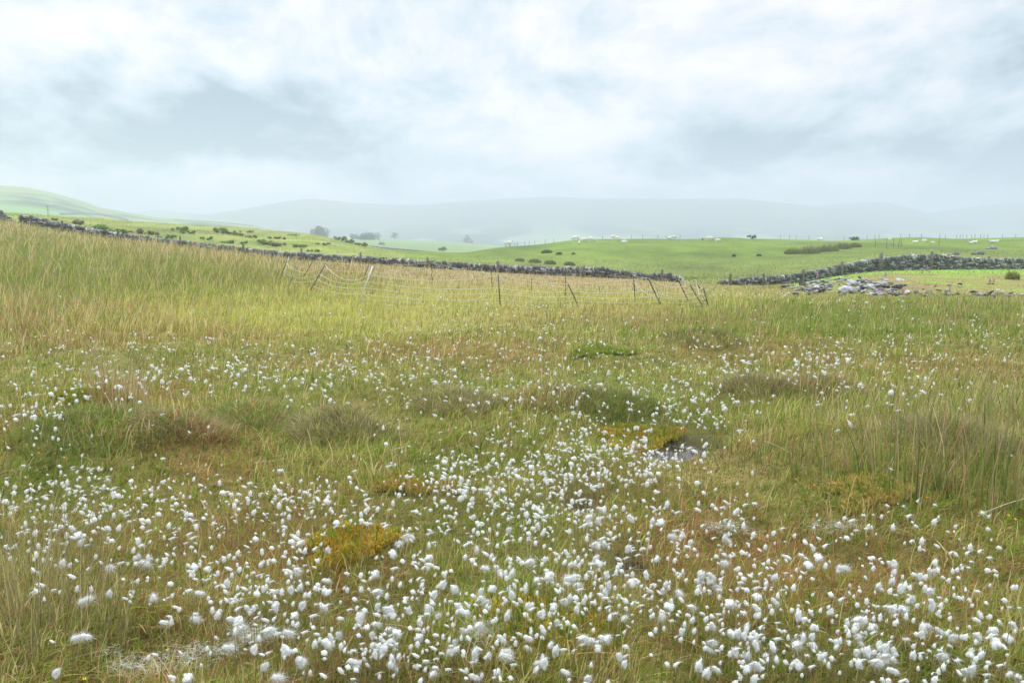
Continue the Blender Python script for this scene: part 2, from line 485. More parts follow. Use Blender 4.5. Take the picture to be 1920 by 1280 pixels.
# hills --------------------------------------------------------------
def hill(name, pxs, deps, zfun, colfun, mat):
    q, d = np.meshgrid(pxs, deps)
    q, d = q.ravel(), d.ravel()
    x = (q - CX) / F * d
    z = zfun(q, d, x)
    c = colfun(q, d, x, z)
    n = len(pxs)
    ii = (np.arange(len(deps) - 1)[:, None] * n + np.arange(n - 1)[None, :]).ravel()
    me = mesh_np(name, np.stack([x, d, z], 1), np.stack([ii, ii + 1, ii + n + 1, ii + n], 1), mat, c, True)
    return tag(obj(name, me), kind='structure')

sky_l = tab([(-1200, 380), (-700, 360), (-300, 345), (-100, 346), (0, 349), (60, 353), (110, 363), (170, 380), (200, 391), (250, 400), (300, 408), (400, 414), (480, 422), (560, 440), (620, 462), (700, 480)])
def left_hill_z(q, d, x):
    zs = EYE + 1000 * (HY - sky_l(q)) / F
    g = np.interp(d, [230, 300, 500, 800, 1000, 1200, 1500, 1900], [0, 0.06, 0.32, 0.80, 1.0, 0.9, 0.4, 0.0])
    return -14 + (zs + 14) * g + 1.6 * (fbm(x * 0.01, d * 0.01, 5, 4) - 0.5)
def left_hill_c(q, d, x, z):
    base = np.array([0.19, 0.33, 0.07])[None] * np.ones((len(q), 1))
    up = np.clip((d - 600) / 90, 0, 1)
    rough = np.array([0.25, 0.30, 0.09])
    base = base * (1 - up[:, None]) + rough * up[:, None]
    sc = np.clip((fbm(x * 0.03, d * 0.035, 8, 4) - 0.46) * 9, 0, 1) * np.clip((d - 610) / 50, 0, 1) * np.clip((880 - d) / 80, 0.15, 1) * np.clip((q + 150) / 200, 0, 1)
    sc = sc[:, None]
    return base * (1 - sc) + np.array([0.06, 0.10, 0.05]) * sc
M_hill = noisy_mat('hill_pasture', [(0.3, (0.8, 0.8, 0.8)), (0.7, (1.2, 1.2, 1.2))], 0.03, 6, 0.95, 0.05, 0, attr=True)
hill('hill', np.linspace(-1100, 700, 180), np.linspace(230, 1900, 120), left_hill_z, left_hill_c, M_hill)

sky_f = tab([(-1300, 415), (-300, 410), (200, 412), (300, 407), (390, 404), (430, 398), (480, 390), (540, 379), (585, 374), (630, 378), (680, 383), (800, 386),
             (860, 380), (960, 374), (1030, 370.5), (1090, 373.5), (1250, 374.5), (1380, 374), (1440, 380), (1520, 388), (1600, 395), (1700, 404), (1760, 415), (2000, 425), (3200, 420)])
sky_g = tab([(-1300, 400), (200, 400), (270, 398), (300, 394), (340, 398), (390, 403), (450, 410), (600, 420), (1300, 410), (1450, 395), (1520, 387), (1600, 381),
             (1645, 379), (1700, 391), (1735, 401), (1790, 391), (1830, 386), (1880, 382), (1960, 381), (2100, 390), (3200, 395)])
def far_z(sky, dist, seed):
    def fz(q, d, x):
        zs = EYE + dist * (HY - sky(q)) / F
        g = np.interp(d / dist, [0.40, 0.55, 0.75, 0.9, 1.0, 1.1, 1.3], [0, 0.10, 0.42, 0.86, 1.0, 0.8, 0.1])
        return -26 + (zs + 26) * g + 6 * (fbm(x * 0.004, d * 0.004, seed, 4) - 0.5) * (g > 0) * (1 - 0.8 * (g > 0.85))
    return fz
def far_c(q, d, x, z):
    n = fbm(x * 0.006, d * 0.004, 31, 4)
    low = np.clip((40 - z) / 40, 0, 1)[:, None]
    c = np.array([0.12, 0.13, 0.08])[None] * (0.7 + 0.6 * n[:, None])
    patch = (fbm(x * 0.012, d * 0.006, 33, 3) > 0.55)[:, None]
    return c * (1 - low) + low * np.where(patch, np.array([0.24, 0.30, 0.17]), np.array([0.04, 0.07, 0.05]))
RID = 2150.0
hill('far_hill', np.linspace(-1300, 3200, 300), np.linspace(RID * 0.4, RID * 1.3, 70), far_z(sky_f, RID, 61), far_c, M_hill)
hill('far_hill', np.linspace(-1300, 3200, 300), np.linspace(2550 * 0.5, 2550 * 1.22, 50), far_z(sky_g, 2550.0, 67), far_c, M_hill)

# ------------------------------------------------------------------ grass
def blades(x, y, z, h, w, col_lo, col_hi, lean, az, face):
    """ribbons of 3 segments, 7 vertices each"""
    n = len(x)
    ld = np.stack([np.cos(az), np.sin(az)], 1)
    fd = np.stack([np.cos(face), np.sin(face)], 1)
    V = np.zeros((n, 7, 3), np.float32)
    C = np.zeros((n, 7, 3), np.float32)
    k = 0
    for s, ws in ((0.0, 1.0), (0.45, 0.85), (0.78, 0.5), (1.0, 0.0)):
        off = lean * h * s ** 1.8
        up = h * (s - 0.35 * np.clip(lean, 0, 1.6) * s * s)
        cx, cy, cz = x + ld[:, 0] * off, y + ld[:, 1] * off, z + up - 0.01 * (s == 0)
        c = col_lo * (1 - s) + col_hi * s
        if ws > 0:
            for sg in (-1, 1):
                V[:, k, 0] = cx + sg * fd[:, 0] * w * ws * 0.5
                V[:, k, 1] = cy + sg * fd[:, 1] * w * ws * 0.5
                V[:, k, 2] = cz
                C[:, k] = c
                k += 1
        else:
            V[:, k, 0], V[:, k, 1], V[:, k, 2] = cx, cy, cz
            C[:, k] = c
            k += 1
    b = (np.arange(n) * 7)[:, None]
    q = np.concatenate([b + np.array([[0, 1, 3, 2]]), b + np.array([[2, 3, 5, 4]])])
    t = b + np.array([[4, 5, 6]])
    return V.reshape(-1, 3), [q, t], C.reshape(-1, 3)

def pick_types(W, n):
    c = np.cumsum(W, 1)
    r = rng.random(n) * c[:, -1]
    return (r[:, None] > c).sum(1)

def make_grass(n, ylo, yhi, pxlo, pxhi, name, lit=0.25):
    plo, phi = HY + EYE * F / yhi, HY + EYE * F / ylo
    py = plo + (phi - plo) * rng.random(n) ** 1.25
    y = EYE * F / (py - HY)
    x = (pxlo + (pxhi - pxlo) * rng.random(n) - CX) / F * y
    W, h, px, py, bog, spoil = zones(x, y)
    keep = rng.random(n) < clear_mask(x, y)
    x, y, W, h, px, py, bog, spoil = [a[keep] for a in (x, y, W, h, px, py, bog, spoil)]
    n = len(x)
    ty = pick_types(W, n)
    litter = rng.random(n) < lit
    col = PAL[np.minimum(ty, 6)] * (0.72 + 0.56 * rng.random((n, 1))) * np.where(bog | spoil, 1.0, 0.78)[:, None]
    clump = fbm(x * 6, y * 6, 71, 2)
    col *= (0.85 + 0.35 * clump)[:, None] * (0.72 + 0.56 * fbm(x * 1.3, y * 1.3, 83, 3))[:, None]
    col *= np.where(bog, 1.0, land_tone(x, y))[:, None]
    dead = np.where((rng.random(n) < 0.5)[:, None], np.array([0.50, 0.41, 0.23]), np.array([0.31, 0.20, 0.105])) * (0.6 + 0.7 * rng.random((n, 1)))
    col = np.where((litter & bog & (rng.random(n) < 0.75))[:, None], dead, col)
    h = h * np.exp(rng.normal(0, 0.28, n)) * np.where(litter, 0.75, 1.0) * (0.45 + 1.1 * clump)
    straw = (ty == 2) & ~litter & bog
    h = np.where(straw, h * 1.35, h)
    lean = np.where(litter, 1.3 + 0.8 * rng.random(n), np.abs(rng.normal(0.62, 0.45, n)) * np.where(y < 14, 1.0, 0.65))
    lean = np.where(straw, 0.15 + 0.3 * rng.random(n), lean)
    az = np.where(rng.random(n) < 0.45, rng.normal(0.2, 0.7, n), rng.random(n) * 6.283)
    w = (0.0021 + 0.0018 * rng.random(n)) * np.where(straw, 0.7, 1) + y * 0.00055 * np.where(bog, 1, 0.5)
    w = w * np.where((rng.random(n) < 0.14) & (y < 14), 1.9, 1.0)
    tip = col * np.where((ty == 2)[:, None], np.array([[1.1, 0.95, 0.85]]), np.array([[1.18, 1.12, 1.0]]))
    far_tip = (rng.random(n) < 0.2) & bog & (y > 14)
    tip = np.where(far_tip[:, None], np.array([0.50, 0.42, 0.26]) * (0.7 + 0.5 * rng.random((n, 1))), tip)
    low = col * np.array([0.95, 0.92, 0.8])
    return blades(x, y, H(x, y), h, w, low, tip, lean, az, rng.random(n) * 3.1416)

def merge(parts):
    vs, qs, ts, cs, off = [], [], [], [], 0
    for v, f, c in parts:
        vs.append(v); cs.append(c)
        qs.append(f[0] + off); ts.append(f[1] + off)
        off += len(v)
    return np.concatenate(vs), [np.concatenate(qs), np.concatenate(ts)], np.concatenate(cs)

G = [make_grass(255000, 1.6, 5.5, -950, 2870, 'a', 0.38), make_grass(130000, 5.5, 14, -480, 2400, 'b', 0.28), make_grass(70000, 14, 61, -350, 2270, 'c', 0.15), make_grass(34000, 14, 61, -350, 720, 'd', 0.1),
     make_grass(50000, 61, 150, -300, 2220, 'e', 0.15)]
v, f, c = merge(G)
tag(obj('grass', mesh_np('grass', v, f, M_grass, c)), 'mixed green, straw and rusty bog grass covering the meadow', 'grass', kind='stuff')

# ------------------------------------------------------------------ pools
M_water, nt, nd, ln = new_mat('bog_water')
out = N(nd, 'ShaderNodeOutputMaterial')
b = N(nd, 'ShaderNodeBsdfPrincipled')
b.inputs['Base Color'].default_value = (0.035, 0.03, 0.022, 1)
b.inputs['Roughness'].default_value = 0.03
b.inputs['IOR'].default_value = 1.5
nz = N(nd, 'ShaderNodeTexNoise')
nz.inputs['Scale'].default_value = 14
geo = N(nd, 'ShaderNodeNewGeometry')
ln.new(geo.outputs['Position'], nz.inputs['Vector'])
bp = N(nd, 'ShaderNodeBump')
bp.inputs['Strength'].default_value = 0.05
bp.inputs['Distance'].default_value = 0.004
ln.new(nz.outputs['Fac'], bp.inputs['Height'])
ln.new(bp.outputs[0], b.inputs['Normal'])
ln.new(b.outputs[0], out.inputs[0])
for qx, qy, rx, ry, rot in POOLS:
    a = np.linspace(0, 2 * math.pi, 48, endpoint=False)
    rr = 1.45 + 0.30 * np.sin(a * 3 + qx) + 0.22 * np.sin(a * 5 + qy) + 0.12 * np.sin(a * 9 + qx)
    lx, ly = np.cos(a) * rx * rr, np.sin(a) * ry * rr
    wx, wy = qx + lx * math.cos(rot) - ly * math.sin(rot), qy + lx * math.sin(rot) + ly * math.cos(rot)
    wz = float(H(np.array([qx]), np.array([qy]))[0]) + (0.035 if rx > 0.1 else 0.03)
    V = np.concatenate([[[qx, qy, wz]], np.stack([wx, wy, np.full(48, wz)], 1)])
    T = np.stack([np.zeros(48, int), 1 + np.arange(48), 1 + (np.arange(48) + 1) % 48], 1)
    tag(obj('pool_water', mesh_np('pool_water', V, T, M_water)), kind='structure')

# ------------------------------------------------------------------ moss hummocks
for (mx, my, br, bh, lab, c1, c2) in MOSS:
    n = int(9000 * br / 0.25)
    r = br * np.sqrt(rng.random(n)) * (0.85 + 0.25 * rng.random(n))
    a = rng.random(n) * 6.283
    edge = 1 + 0.22 * np.sin(a * 3 + mx * 7) + 0.14 * np.sin(a * 5 + my * 3)
    x, y = mx + r * np.cos(a) * edge * 1.15, my + r * np.sin(a) * edge
    z0 = float(H(np.array([mx]), np.array([my]))[0])
    mixv = np.clip(0.5 + 1.6 * (fbm(x * 9, y * 9, 3, 3) - 0.5), 0, 1)[:, None]
    col = (np.array(c1) * (1 - mixv) + np.array(c2) * mixv) * (1.0 + 0.8 * rng.random((n, 1)))
    g = rng.random(n) < 0.012
    col = np.where(g[:, None], PAL[0] * (0.7 + 0.5 * rng.random((n, 1))), col)
    hh = np.where(g, 0.05 + 0.07 * rng.random(n), 0.012 + 0.022 * rng.random(n))
    lump = 0.035 * fbm(x * 14, y * 14, 6, 2) * (bh / 0.1 + .3)
    v, f, c = blades(x - mx, y - my, H(x, y) - z0 + lump + 0.02, hh, 0.006 + 0.006 * rng.random(n), col * 0.9, col, np.abs(rng.normal(0.5, 0.4, n)), rng.random(n) * 6.28, rng.random(n) * 3.14)
    # the cushion under the fronds
    q = 26
    ax, ay = np.meshgrid(np.linspace(-1.25, 1.25, q), np.linspace(-1.25, 1.25, q))
    ax, ay = ax.ravel() * br, ay.ravel() * br
    az = H(mx + ax, my + ay) - z0 + 0.03 * fbm((mx + ax) * 14, (my + ay) * 14, 6, 2) * (bh / 0.1 + .3) - 0.09 * np.clip((np.hypot(ax, ay) / br - 0.8), 0, 1)
    m2 = np.clip(0.5 + 1.6 * (fbm((mx + ax) * 9, (my + ay) * 9, 3, 3) - 0.5), 0, 1)[:, None]
    cc = (np.array(c1) * (1 - m2) + np.array(c2) * m2) * 0.8
    ii = (np.arange(q - 1)[:, None] * q + np.arange(q - 1)[None, :]).ravel()
    gf = np.stack([ii, ii + 1, ii + q + 1, ii + q], 1)
    nv = len(v)
    me = mesh_np('moss', np.concatenate([v, np.stack([ax, ay, az], 1)]), [np.concatenate([f[0], gf + nv]), f[1]], M_moss, np.concatenate([c, cc]))
    tag(obj('moss_hummock', me, None, (mx, my, z0)), lab, 'moss', 'moss hummocks in the bog')

# ------------------------------------------------------------------ tussocks, rush clumps, stalk tufts
def clump(name, cx, cy, n, rad, hlo, hhi, cols, wts, lean_lo, lean_hi, width, label, cat, group, tip=None, outward=True):
    cols = np.array(cols)
    r = rad * np.sqrt(rng.random(n))
    a = rng.random(n) * 6.283
    x, y = r * np.cos(a), r * np.sin(a)
    z0 = float(H(np.array([cx]), np.array([cy]))[0])
    z = H(cx + x, cy + y) - z0
    k = np.searchsorted(np.cumsum(wts) / np.sum(wts), rng.random(n))
    col = cols[np.minimum(k, len(cols) - 1)] * (0.65 + 0.7 * rng.random((n, 1)))
    h = (hlo + (hhi - hlo) * rng.random(n)) * (1 - 0.65 * (r / rad) ** 2 * (name == 'rush_clump' and width > 0.015))
    lean = lean_lo + (lean_hi - lean_lo) * rng.random(n) * (0.4 + 0.6 * r / rad)
    az = np.where(rng.random(n) < 0.8, a + rng.normal(0, 0.5, n), rng.random(n) * 6.28) if outward else rng.normal(0.3, 0.9, n)
    tipc = col * 1.1 if tip is None else np.where((rng.random(n) < 0.6)[:, None], np.array(tip) * (0.7 + 0.6 * rng.random((n, 1))), col * 1.1)
    v, f, c = blades(x, y, z, h, width * (0.7 + 0.6 * rng.random(n)), col * 0.92, tipc, lean, az, rng.random(n) * 3.14)
    o = obj(name, mesh_np(name, v, f, M_grass, c), None, (cx, cy, z0))
    return tag(o, label, cat, group)

TCOL = [([(0.30, 0.25, 0.15), (0.20, 0.20, 0.08), (0.42, 0.34, 0.20), (0.22, 0.15, 0.09)], [4, 3, 2, 2]),
        ([(0.13, 0.18, 0.045), (0.20, 0.21, 0.07), (0.30, 0.22, 0.12), (0.16, 0.23, 0.05)], [4, 3, 2, 2]),
        ([(0.33, 0.22, 0.11), (0.28, 0.17, 0.09), (0.40, 0.32, 0.18), (0.2, 0.22, 0.07)], [3, 2.5, 2.5, 2.5]),
        ([(0.12, 0.20, 0.05), (0.09, 0.15, 0.05), (0.20, 0.23, 0.09), (0.2, 0.16, 0.09)], [4, 3, 2, 1])]
for (tx, ty, br, bh, lab, kind) in TUSS:
    cs, ws = TCOL[kind]
    clump('grass_tussock', tx, ty, 1200, br * 1.05, 0.06, 0.17, np.array(cs) * 1.3, ws, 0.5, 1.8, 0.0034 + ty * 0.0003, lab, 'tussock', 'rounded tussocks in the bog')

RCOL = [(0.20, 0.28, 0.05), (0.31, 0.31, 0.08), (0.54, 0.42, 0.20), (0.40, 0.24, 0.11), (0.11, 0.19, 0.035)]
for (px, py, n, rad, hh, lab) in [
    (1672, 905, 230, 0.26, 0.78, 'tall upright rush clump with brown stems, tallest of those on the slope'),
    (1565, 888, 130, 0.20, 0.52, 'short straw coloured rush clump beside the tallest one'),
    (1770, 870, 230, 0.36, 0.66, 'wide loose rush clump behind the two tall ones'),
    (1862, 938, 240, 0.26, 0.74, 'dense dark rush clump with fallen straw at its foot'),
    (1925, 890, 180, 0.30, 0.70, 'rush clump cut by the right edge of the photo'),
    (1475, 870, 90, 0.22, 0.40, 'thin low rush clump on the open slope'),
    (1890, 800, 330, 0.34, 0.60, 'olive rush clump high on the slope near the photo edge'),
    (1640, 800, 140, 0.45, 0.48, 'spreading pale rush clump behind the tallest one'),
    (1320, 760, 120, 0.35, 0.45, 'green rush clump standing behind the far pool')]:
    p = P1(px, py)
    clump('rush_clump', p[0], p[1], int(n * 0.55), rad * 1.15, hh * 0.28, hh * 0.85, RCOL, [4.5, 3, 1.8, 1.2, 2.8], 0.02, 0.5, 0.0042 + p[1] * 0.0003, lab, 'rush clump', 'rush clumps on the slope', (0.45, 0.34, 0.2))
p = P1(55, 1195)
clump('stalk_tuft', p[0], p[1], 260, 0.34, 0.25, 0.62, [(0.36, 0.29, 0.15), (0.46, 0.37, 0.20), (0.18, 0.2, 0.07), (0.3, 0.2, 0.1)], [3, 3, 2, 1], 0.1, 0.8, 0.0032,
      'straw coloured tuft of arching dry stalks near the bottom left corner', 'grass tuft', 'dry stalk tufts')
p = P1(10, 1120)
clump('stalk_tuft', p[0], p[1], 120, 0.40, 0.35, 0.75, [(0.42, 0.34, 0.18), (0.5, 0.40, 0.22), (0.2, 0.2, 0.08)], [3, 3, 1.5], 0.15, 0.9, 0.0030,
      'sparse pale dry stalks bending over at the left photo edge', 'grass tuft', 'dry stalk tufts')
p = P1(230, 775)
clump('stalk_tuft', p[0], p[1], 150, 0.26, 0.25, 0.66, [(0.46, 0.27, 0.12), (0.50, 0.36, 0.2), (0.36, 0.2, 0.1)], [3, 3, 1], 0.02, 0.3, 0.0045,
      'orange stalk tuft with pale seed heads behind the mustard moss', 'grass tuft', 'dry stalk tufts', (0.66, 0.52, 0.4))

for (px, py, L, az, lab) in [(1668, 872, 0.16, 1.1, 'bleached broken stem leaning at the foot of the tallest rush clump'), (1885, 945, 0.30, 0.15, 'long bleached stem lying at the foot of the dense dark rush clump'),
                             (1790, 868, 0.10, 0.6, 'short pale broken stem beside the matted straw tussock'), (1462, 838, 0.22, 2.8, 'thin curved dry stem above the open grassy slope')]:
    p = P1(px, py, 0.12)
    v, f = [], []
    pts = [Vector((p[0] + math.cos(az) * L * s, p[1] + math.sin(az) * L * s * 0.5, p[2] + 0.1 * s * (1 - 0.5 * s))) for s in np.linspace(-0.5, 0.5, 6)]
    for k, q in enumerate(pts):
        for j in range(5):
            an = j * 1.2566
            v.append((q.x - p[0], q.y - p[1] + 0.0022 * math.cos(an), q.z - p[2] + 0.0022 * math.sin(an)))
    for k in range(5):
        for j in range(5):
            f.append((k * 5 + j, k * 5 + (j + 1) % 5, k * 5 + 5 + (j + 1) % 5, k * 5 + 5 + j))
    tag(obj('dead_stem', mesh_np('dead_stem', np.array(v), np.array(f), leaf_mat('bleached_straw', 0.1, col=(0.55, 0.49, 0.36)) if 'bleached_straw' not in bpy.data.materials else bpy.data.materials['bleached_straw'], smooth=True), None, p), lab, 'dead stem')

# ------------------------------------------------------------------ cotton-grass
def ico(sub):
    bm = bmesh.new()
    bmesh.ops.create_icosphere(bm, subdivisions=sub, radius=1.0)
    bm.verts.ensure_lookup_table()
    v = np.array([q.co[:] for q in bm.verts])
    f = np.array([[w.index for w in q.verts] for q in bm.faces])
    bm.free()
    return v, f
ICO = {1: ico(1), 2: ico(2), 3: ico(3)}

def tuft_np(seed, sub, L, Wd, droop, nf, fl, rag=0.25, fw=0.009):
    """down tuft of about unit size hanging from the origin; droop = angle of its axis from straight up, leaning to +x"""
    g = np.random.default_rng(seed)
    v, f = ICO[sub]
    d = v.copy()
    taper = 1.0 - 0.25 * d[:, 2]
    bumpy = 1 + rag * (np.sin(d[:, 0] * 4.1 + seed) * np.sin(d[:, 1] * 3.7 + seed * 2) + 0.7 * np.sin(d[:, 2] * 5.3 + seed * 3 + d[:, 0] * 2)) + g.normal(0, 0.05, len(d))
    c = np.stack([d[:, 0] * Wd / 2 * taper * bumpy, d[:, 1] * Wd / 2 * taper * bumpy, d[:, 2] * L / 2 * bumpy + L * 0.42], 1)
    if sub < 3:
        V, Fs = [c], [f]
    else:
        V, Fs = [c * 0.82], [f]
        nv = len(c)
        for q in range(3):
            an = g.random() * 6.28
            k2 = 0.42 + 0.24 * g.random()
            o2 = np.array([math.cos(an) * Wd * 0.27, math.sin(an) * Wd * 0.27, L * (0.05 + 0.42 * g.random())])
            V.append(c * k2 * np.array([1, 1, 0.9 + 0.5 * g.random()]) + o2)
            Fs.append(f + nv * (q + 1))
        c = np.concatenate(V)
        d = np.concatenate([d] * 4)
    if nf:
        k = g.integers(0, len(c), nf)
        st = c[k] * 0.92
        nrm = d[k] / np.array([Wd, Wd, L])
        nrm /= np.linalg.norm(nrm, axis=1, keepdims=True)
        dr = nrm * 0.5 + np.array([0.25, 0, 0.8]) + g.normal(0, 0.38, (nf, 3))
        dr /= np.linalg.norm(dr, axis=1, keepdims=True)
        ln = fl * (0.25 + g.random((nf, 1)) ** 2 * 0.95)
        sd = np.cross(dr, g.normal(0, 1, (nf, 3)))
        sd /= np.linalg.norm(sd, axis=1, keepdims=True) + 1e-9
        w = fw * (0.6 + 0.8 * g.random((nf, 1)))
        curl = g.normal(0, 0.35, (nf, 3)) * ln
        a, b_, m1, m2, e = st - sd * w, st + sd * w, st + dr * ln * 0.55 + curl - sd * w * .7, st + dr * ln * 0.55 + curl + sd * w * .7, st + dr * ln + curl * 2.2
        base = len(c)
        V.append(np.stack([a, b_, m1, m2, e], 1).reshape(-1, 3))
        o = (base + np.arange(nf) * 5)[:, None]
        Fs.append(np.concatenate([o + np.array([[0, 1, 3]]), o + np.array([[0, 3, 2]]), o + np.array([[2, 3, 4]])]))
    V = np.concatenate(V)
    ca, sa = math.cos(droop), math.sin(droop)
    V = np.stack([V[:, 0] * ca + V[:, 2] * sa, V[:, 1], -V[:, 0] * sa + V[:, 2] * ca], 1)
    return V, np.concatenate(Fs)

FORMS = [('round compact', dict(L=0.95, Wd=0.72, droop=0.6, nf=560, fl=0.26)), ('long drooping', dict(L=1.35, Wd=0.52, droop=2.0, nf=620, fl=0.32)),
         ('ragged windblown', dict(L=1.15, Wd=0.50, droop=1.45, nf=760, fl=0.46, rag=0.4)), ('wide fluffy', dict(L=0.90, Wd=0.95, droop=1.0, nf=700, fl=0.24)),
         ('small tight', dict(L=0.80, Wd=0.50, droop=0.4, nf=380, fl=0.22, rag=0.15)), ('streaming silky', dict(L=1.35, Wd=0.42, droop=1.5, nf=760, fl=0.62)),
         ('egg-shaped upright', dict(L=1.15, Wd=0.62, droop=0.2, nf=520, fl=0.26, rag=0.18)), ('hanging', dict(L=1.25, Wd=0.62, droop=2.4, nf=600, fl=0.30))]
HI = [tuft_np(5 + i, 3, **k) for i, (_, k) in enumerate(FORMS)]
LO = []
for i, (_, k) in enumerate(FORMS):
    kk = dict(k); kk['nf'] = 40; kk['fw'] = 0.025
    LO.append(tuft_np(5 + i, 1, **kk))
XL = []
for i, (_, k) in enumerate(FORMS):
    kk = dict(k); kk['nf'] = 8; kk['fw'] = 0.04
    XL.append(tuft_np(5 + i, 1, **kk))

SPL = [(80, 930, 90, 40, 60), (130, 980, 110, 45, 60), (250, 930, 90, 30, 40), (330, 1060, 90, 60, 60), (480, 950, 120, 25, 50), (560, 930, 80, 20, 25), (520, 1080, 70, 60, 75),
       (420, 1100, 80, 50, 30), (700, 990, 100, 40, 40), (760, 1080, 90, 60, 55), (640, 1200, 110, 45, 62), (780, 1230, 90, 40, 45), (870, 1160, 90, 55, 55), (880, 900, 100, 30, 75),
       (1000, 880, 110, 30, 95), (1120, 850, 90, 30, 90), (1220, 850, 60, 30, 40), (960, 960, 120, 40, 95), (1080, 940, 80, 40, 40), (1050, 1050, 90, 60, 80), (1130, 1110, 90, 50, 60),
       (1250, 980, 100, 45, 40), (1240, 1130, 100, 40, 35), (1380, 1010, 80, 50, 30), (1400, 1100, 90, 45, 55), (1420, 1230, 90, 35, 50), (1560, 1190, 110, 40, 62), (1680, 1200, 90, 50, 45),
       (1600, 1060, 110, 60, 45), (1780, 1080, 100, 60, 45), (1850, 1220, 90, 45, 50), (1000, 1200, 120, 50, 28), (300, 1180, 200, 60, 22), (70, 1060, 60, 40, 18), (1700, 980, 150, 30, 8),
       (60, 780, 70, 40, 60), (120, 740, 80, 40, 50), (250, 690, 90, 40, 60), (380, 680, 100, 30, 50), (500, 690, 90, 25, 80), (620, 680, 120, 25, 70), (780, 700, 120, 30, 60),
       (750, 730, 150, 30, 35), (1080, 740, 90, 40, 45), (1200, 720, 100, 35, 50), (1290, 740, 60, 40, 60), (1050, 790, 60, 30, 20), (1300, 790, 60, 30, 35), (1000, 680, 150, 30, 50),
       (900, 660, 200, 25, 50), (1450, 680, 120, 18, 70), (1600, 660, 150, 15, 60), (1750, 680, 150, 20, 50), (1500, 640, 200, 20, 50), (1850, 640, 120, 30, 35), (1700, 600, 200, 25, 45),
       (1100, 620, 150, 25, 60), (900, 590, 100, 20, 34), (1000, 575, 60, 10, 24), (850, 560, 80, 15, 15), (1420, 552, 60, 7, 40), (1550, 562, 60, 8, 34), (790, 505, 40, 5, 40), (850, 513, 55, 4, 26),
       (190, 500, 40, 12, 20), (100, 640, 100, 20, 20), (350, 640, 150, 15, 25), (1750, 720, 120, 25, 25), (1560, 730, 100, 25, 20), (1030, 540, 40, 5, 14), (960, 830, 420, 160, 110), (960, 640, 600, 60, 110)]
hp = []
for cx, cy, sx, sy, n in SPL:
    n = int(n * (2.0 if cy > 820 else 1.45))
    q = rng.normal(0, 1, (n, 2)) * [sx * 0.95, sy * 0.95] + [cx, cy]
    # heads gather in little groups
    k = rng.integers(0, n, n)
    grp = rng.random(n) < 0.25
    sc = (q[:, 1:2] - 440) / 840
    q = np.where(grp[:, None], q[k] + rng.normal(0, 1, (n, 2)) * [14, 13] * sc, q)
    hp.append(q)
hp = np.concatenate(hp)
# nothing over the moss hummock, the rubble, or the bare strips
hp = hp[(hp[:, 1] > 490) & (hp[:, 1] < 1330) & (hp[:, 0] > -120) & (hp[:, 0] < 2040)]
bad = (np.abs(hp[:, 0] - 660) < 40) & (np.abs(hp[:, 1] - 1030) < 42) | (hp[:, 0] > 1480) & (hp[:, 1] < 560) | (hp[:, 0] < 250) & (hp[:, 1] > 1115) & (rng.random(len(hp)) < 0.75)
bad |= ((hp[:, 0] - 1256) / 44) ** 2 + ((hp[:, 1] - 822) / 20) ** 2 < 1
bad |= (np.abs(hp[:, 0] - 180) < 60) & (np.abs(hp[:, 1] - 785) < 25)
hp = hp[~bad]
keep_, grid_ = [], {}
for i_ in range(len(hp)):
    a_, b_ = hp[i_]
    r_ = max(0.0, (b_ - 560) / 720) * 10 * (0.25 + 0.9 * rng.random())
    cl_ = (int(a_ // 24), int(b_ // 24))
    near_ = [q_ for u_ in (-1, 0, 1) for v_ in (-1, 0, 1) for q_ in grid_.get((cl_[0] + u_, cl_[1] + v_), ())]
    if all((q_[0] - a_) ** 2 + ((q_[1] - b_) * 1.2) ** 2 > r_ * r_ for q_ in near_):
        keep_.append(i_)
        grid_.setdefault(cl_, []).append((a_, b_))
hp = hp[keep_]
extra = np.array([(130, 1195), (148, 1188), (96, 1265), (490, 1253), (440, 1170), (448, 1178), (357, 1155), (530, 1180), (562, 1290), (415, 1210), (472, 1222), (890, 1172), (900, 1180), (1050, 1122), (1450, 1085),
                  (1700, 968), (1715, 985), (1790, 990), (1850, 990)], float)
hp = np.concatenate([extra, hp])
lift = 0.16 + 0.14 * rng.random(len(hp))
hw = np.zeros((len(hp), 3))
for lv in np.arange(0.16, 0.301, 0.02):
    m = np.abs(lift - lv) <= 0.01 + 1e-9
    if m.any():
        hw[m] = P(hp[m, 0], hp[m, 1], lv)
        lift[m] = lv
ok = (hw[:, 1] < 58) & (hw[:, 1] > 1.6)
hp, lift, hw = hp[ok], lift[ok], hw[ok]
size = 0.0215 * np.exp(np.clip(rng.normal(0, 0.32, len(hp)), -0.6, 0.55)) * (1 + np.clip(hw[:, 1] - 12, 0, 30) * 0.012)
size *= 1 + 0.22 * np.clip((hw[:, 1] - 4) / 4, 0, 1)
size[:len(extra)] = 0.032
form = rng.choice(8, len(hp), p=[.2, .14, .12, .12, .16, .07, .13, .06])
dist = np.linalg.norm(hw - [0, 0, EYE], axis=1)
inview = (hp[:, 0] > 4) & (hp[:, 0] < 1916) & (hp[:, 1] < 1278)
score = np.where(inview, size / dist, 0)
order = np.argsort(-score)
NIND = 300
ind, rest = order[:NIND], order[NIND:]
yaw = rng.normal(0.15, 0.6, len(hp))

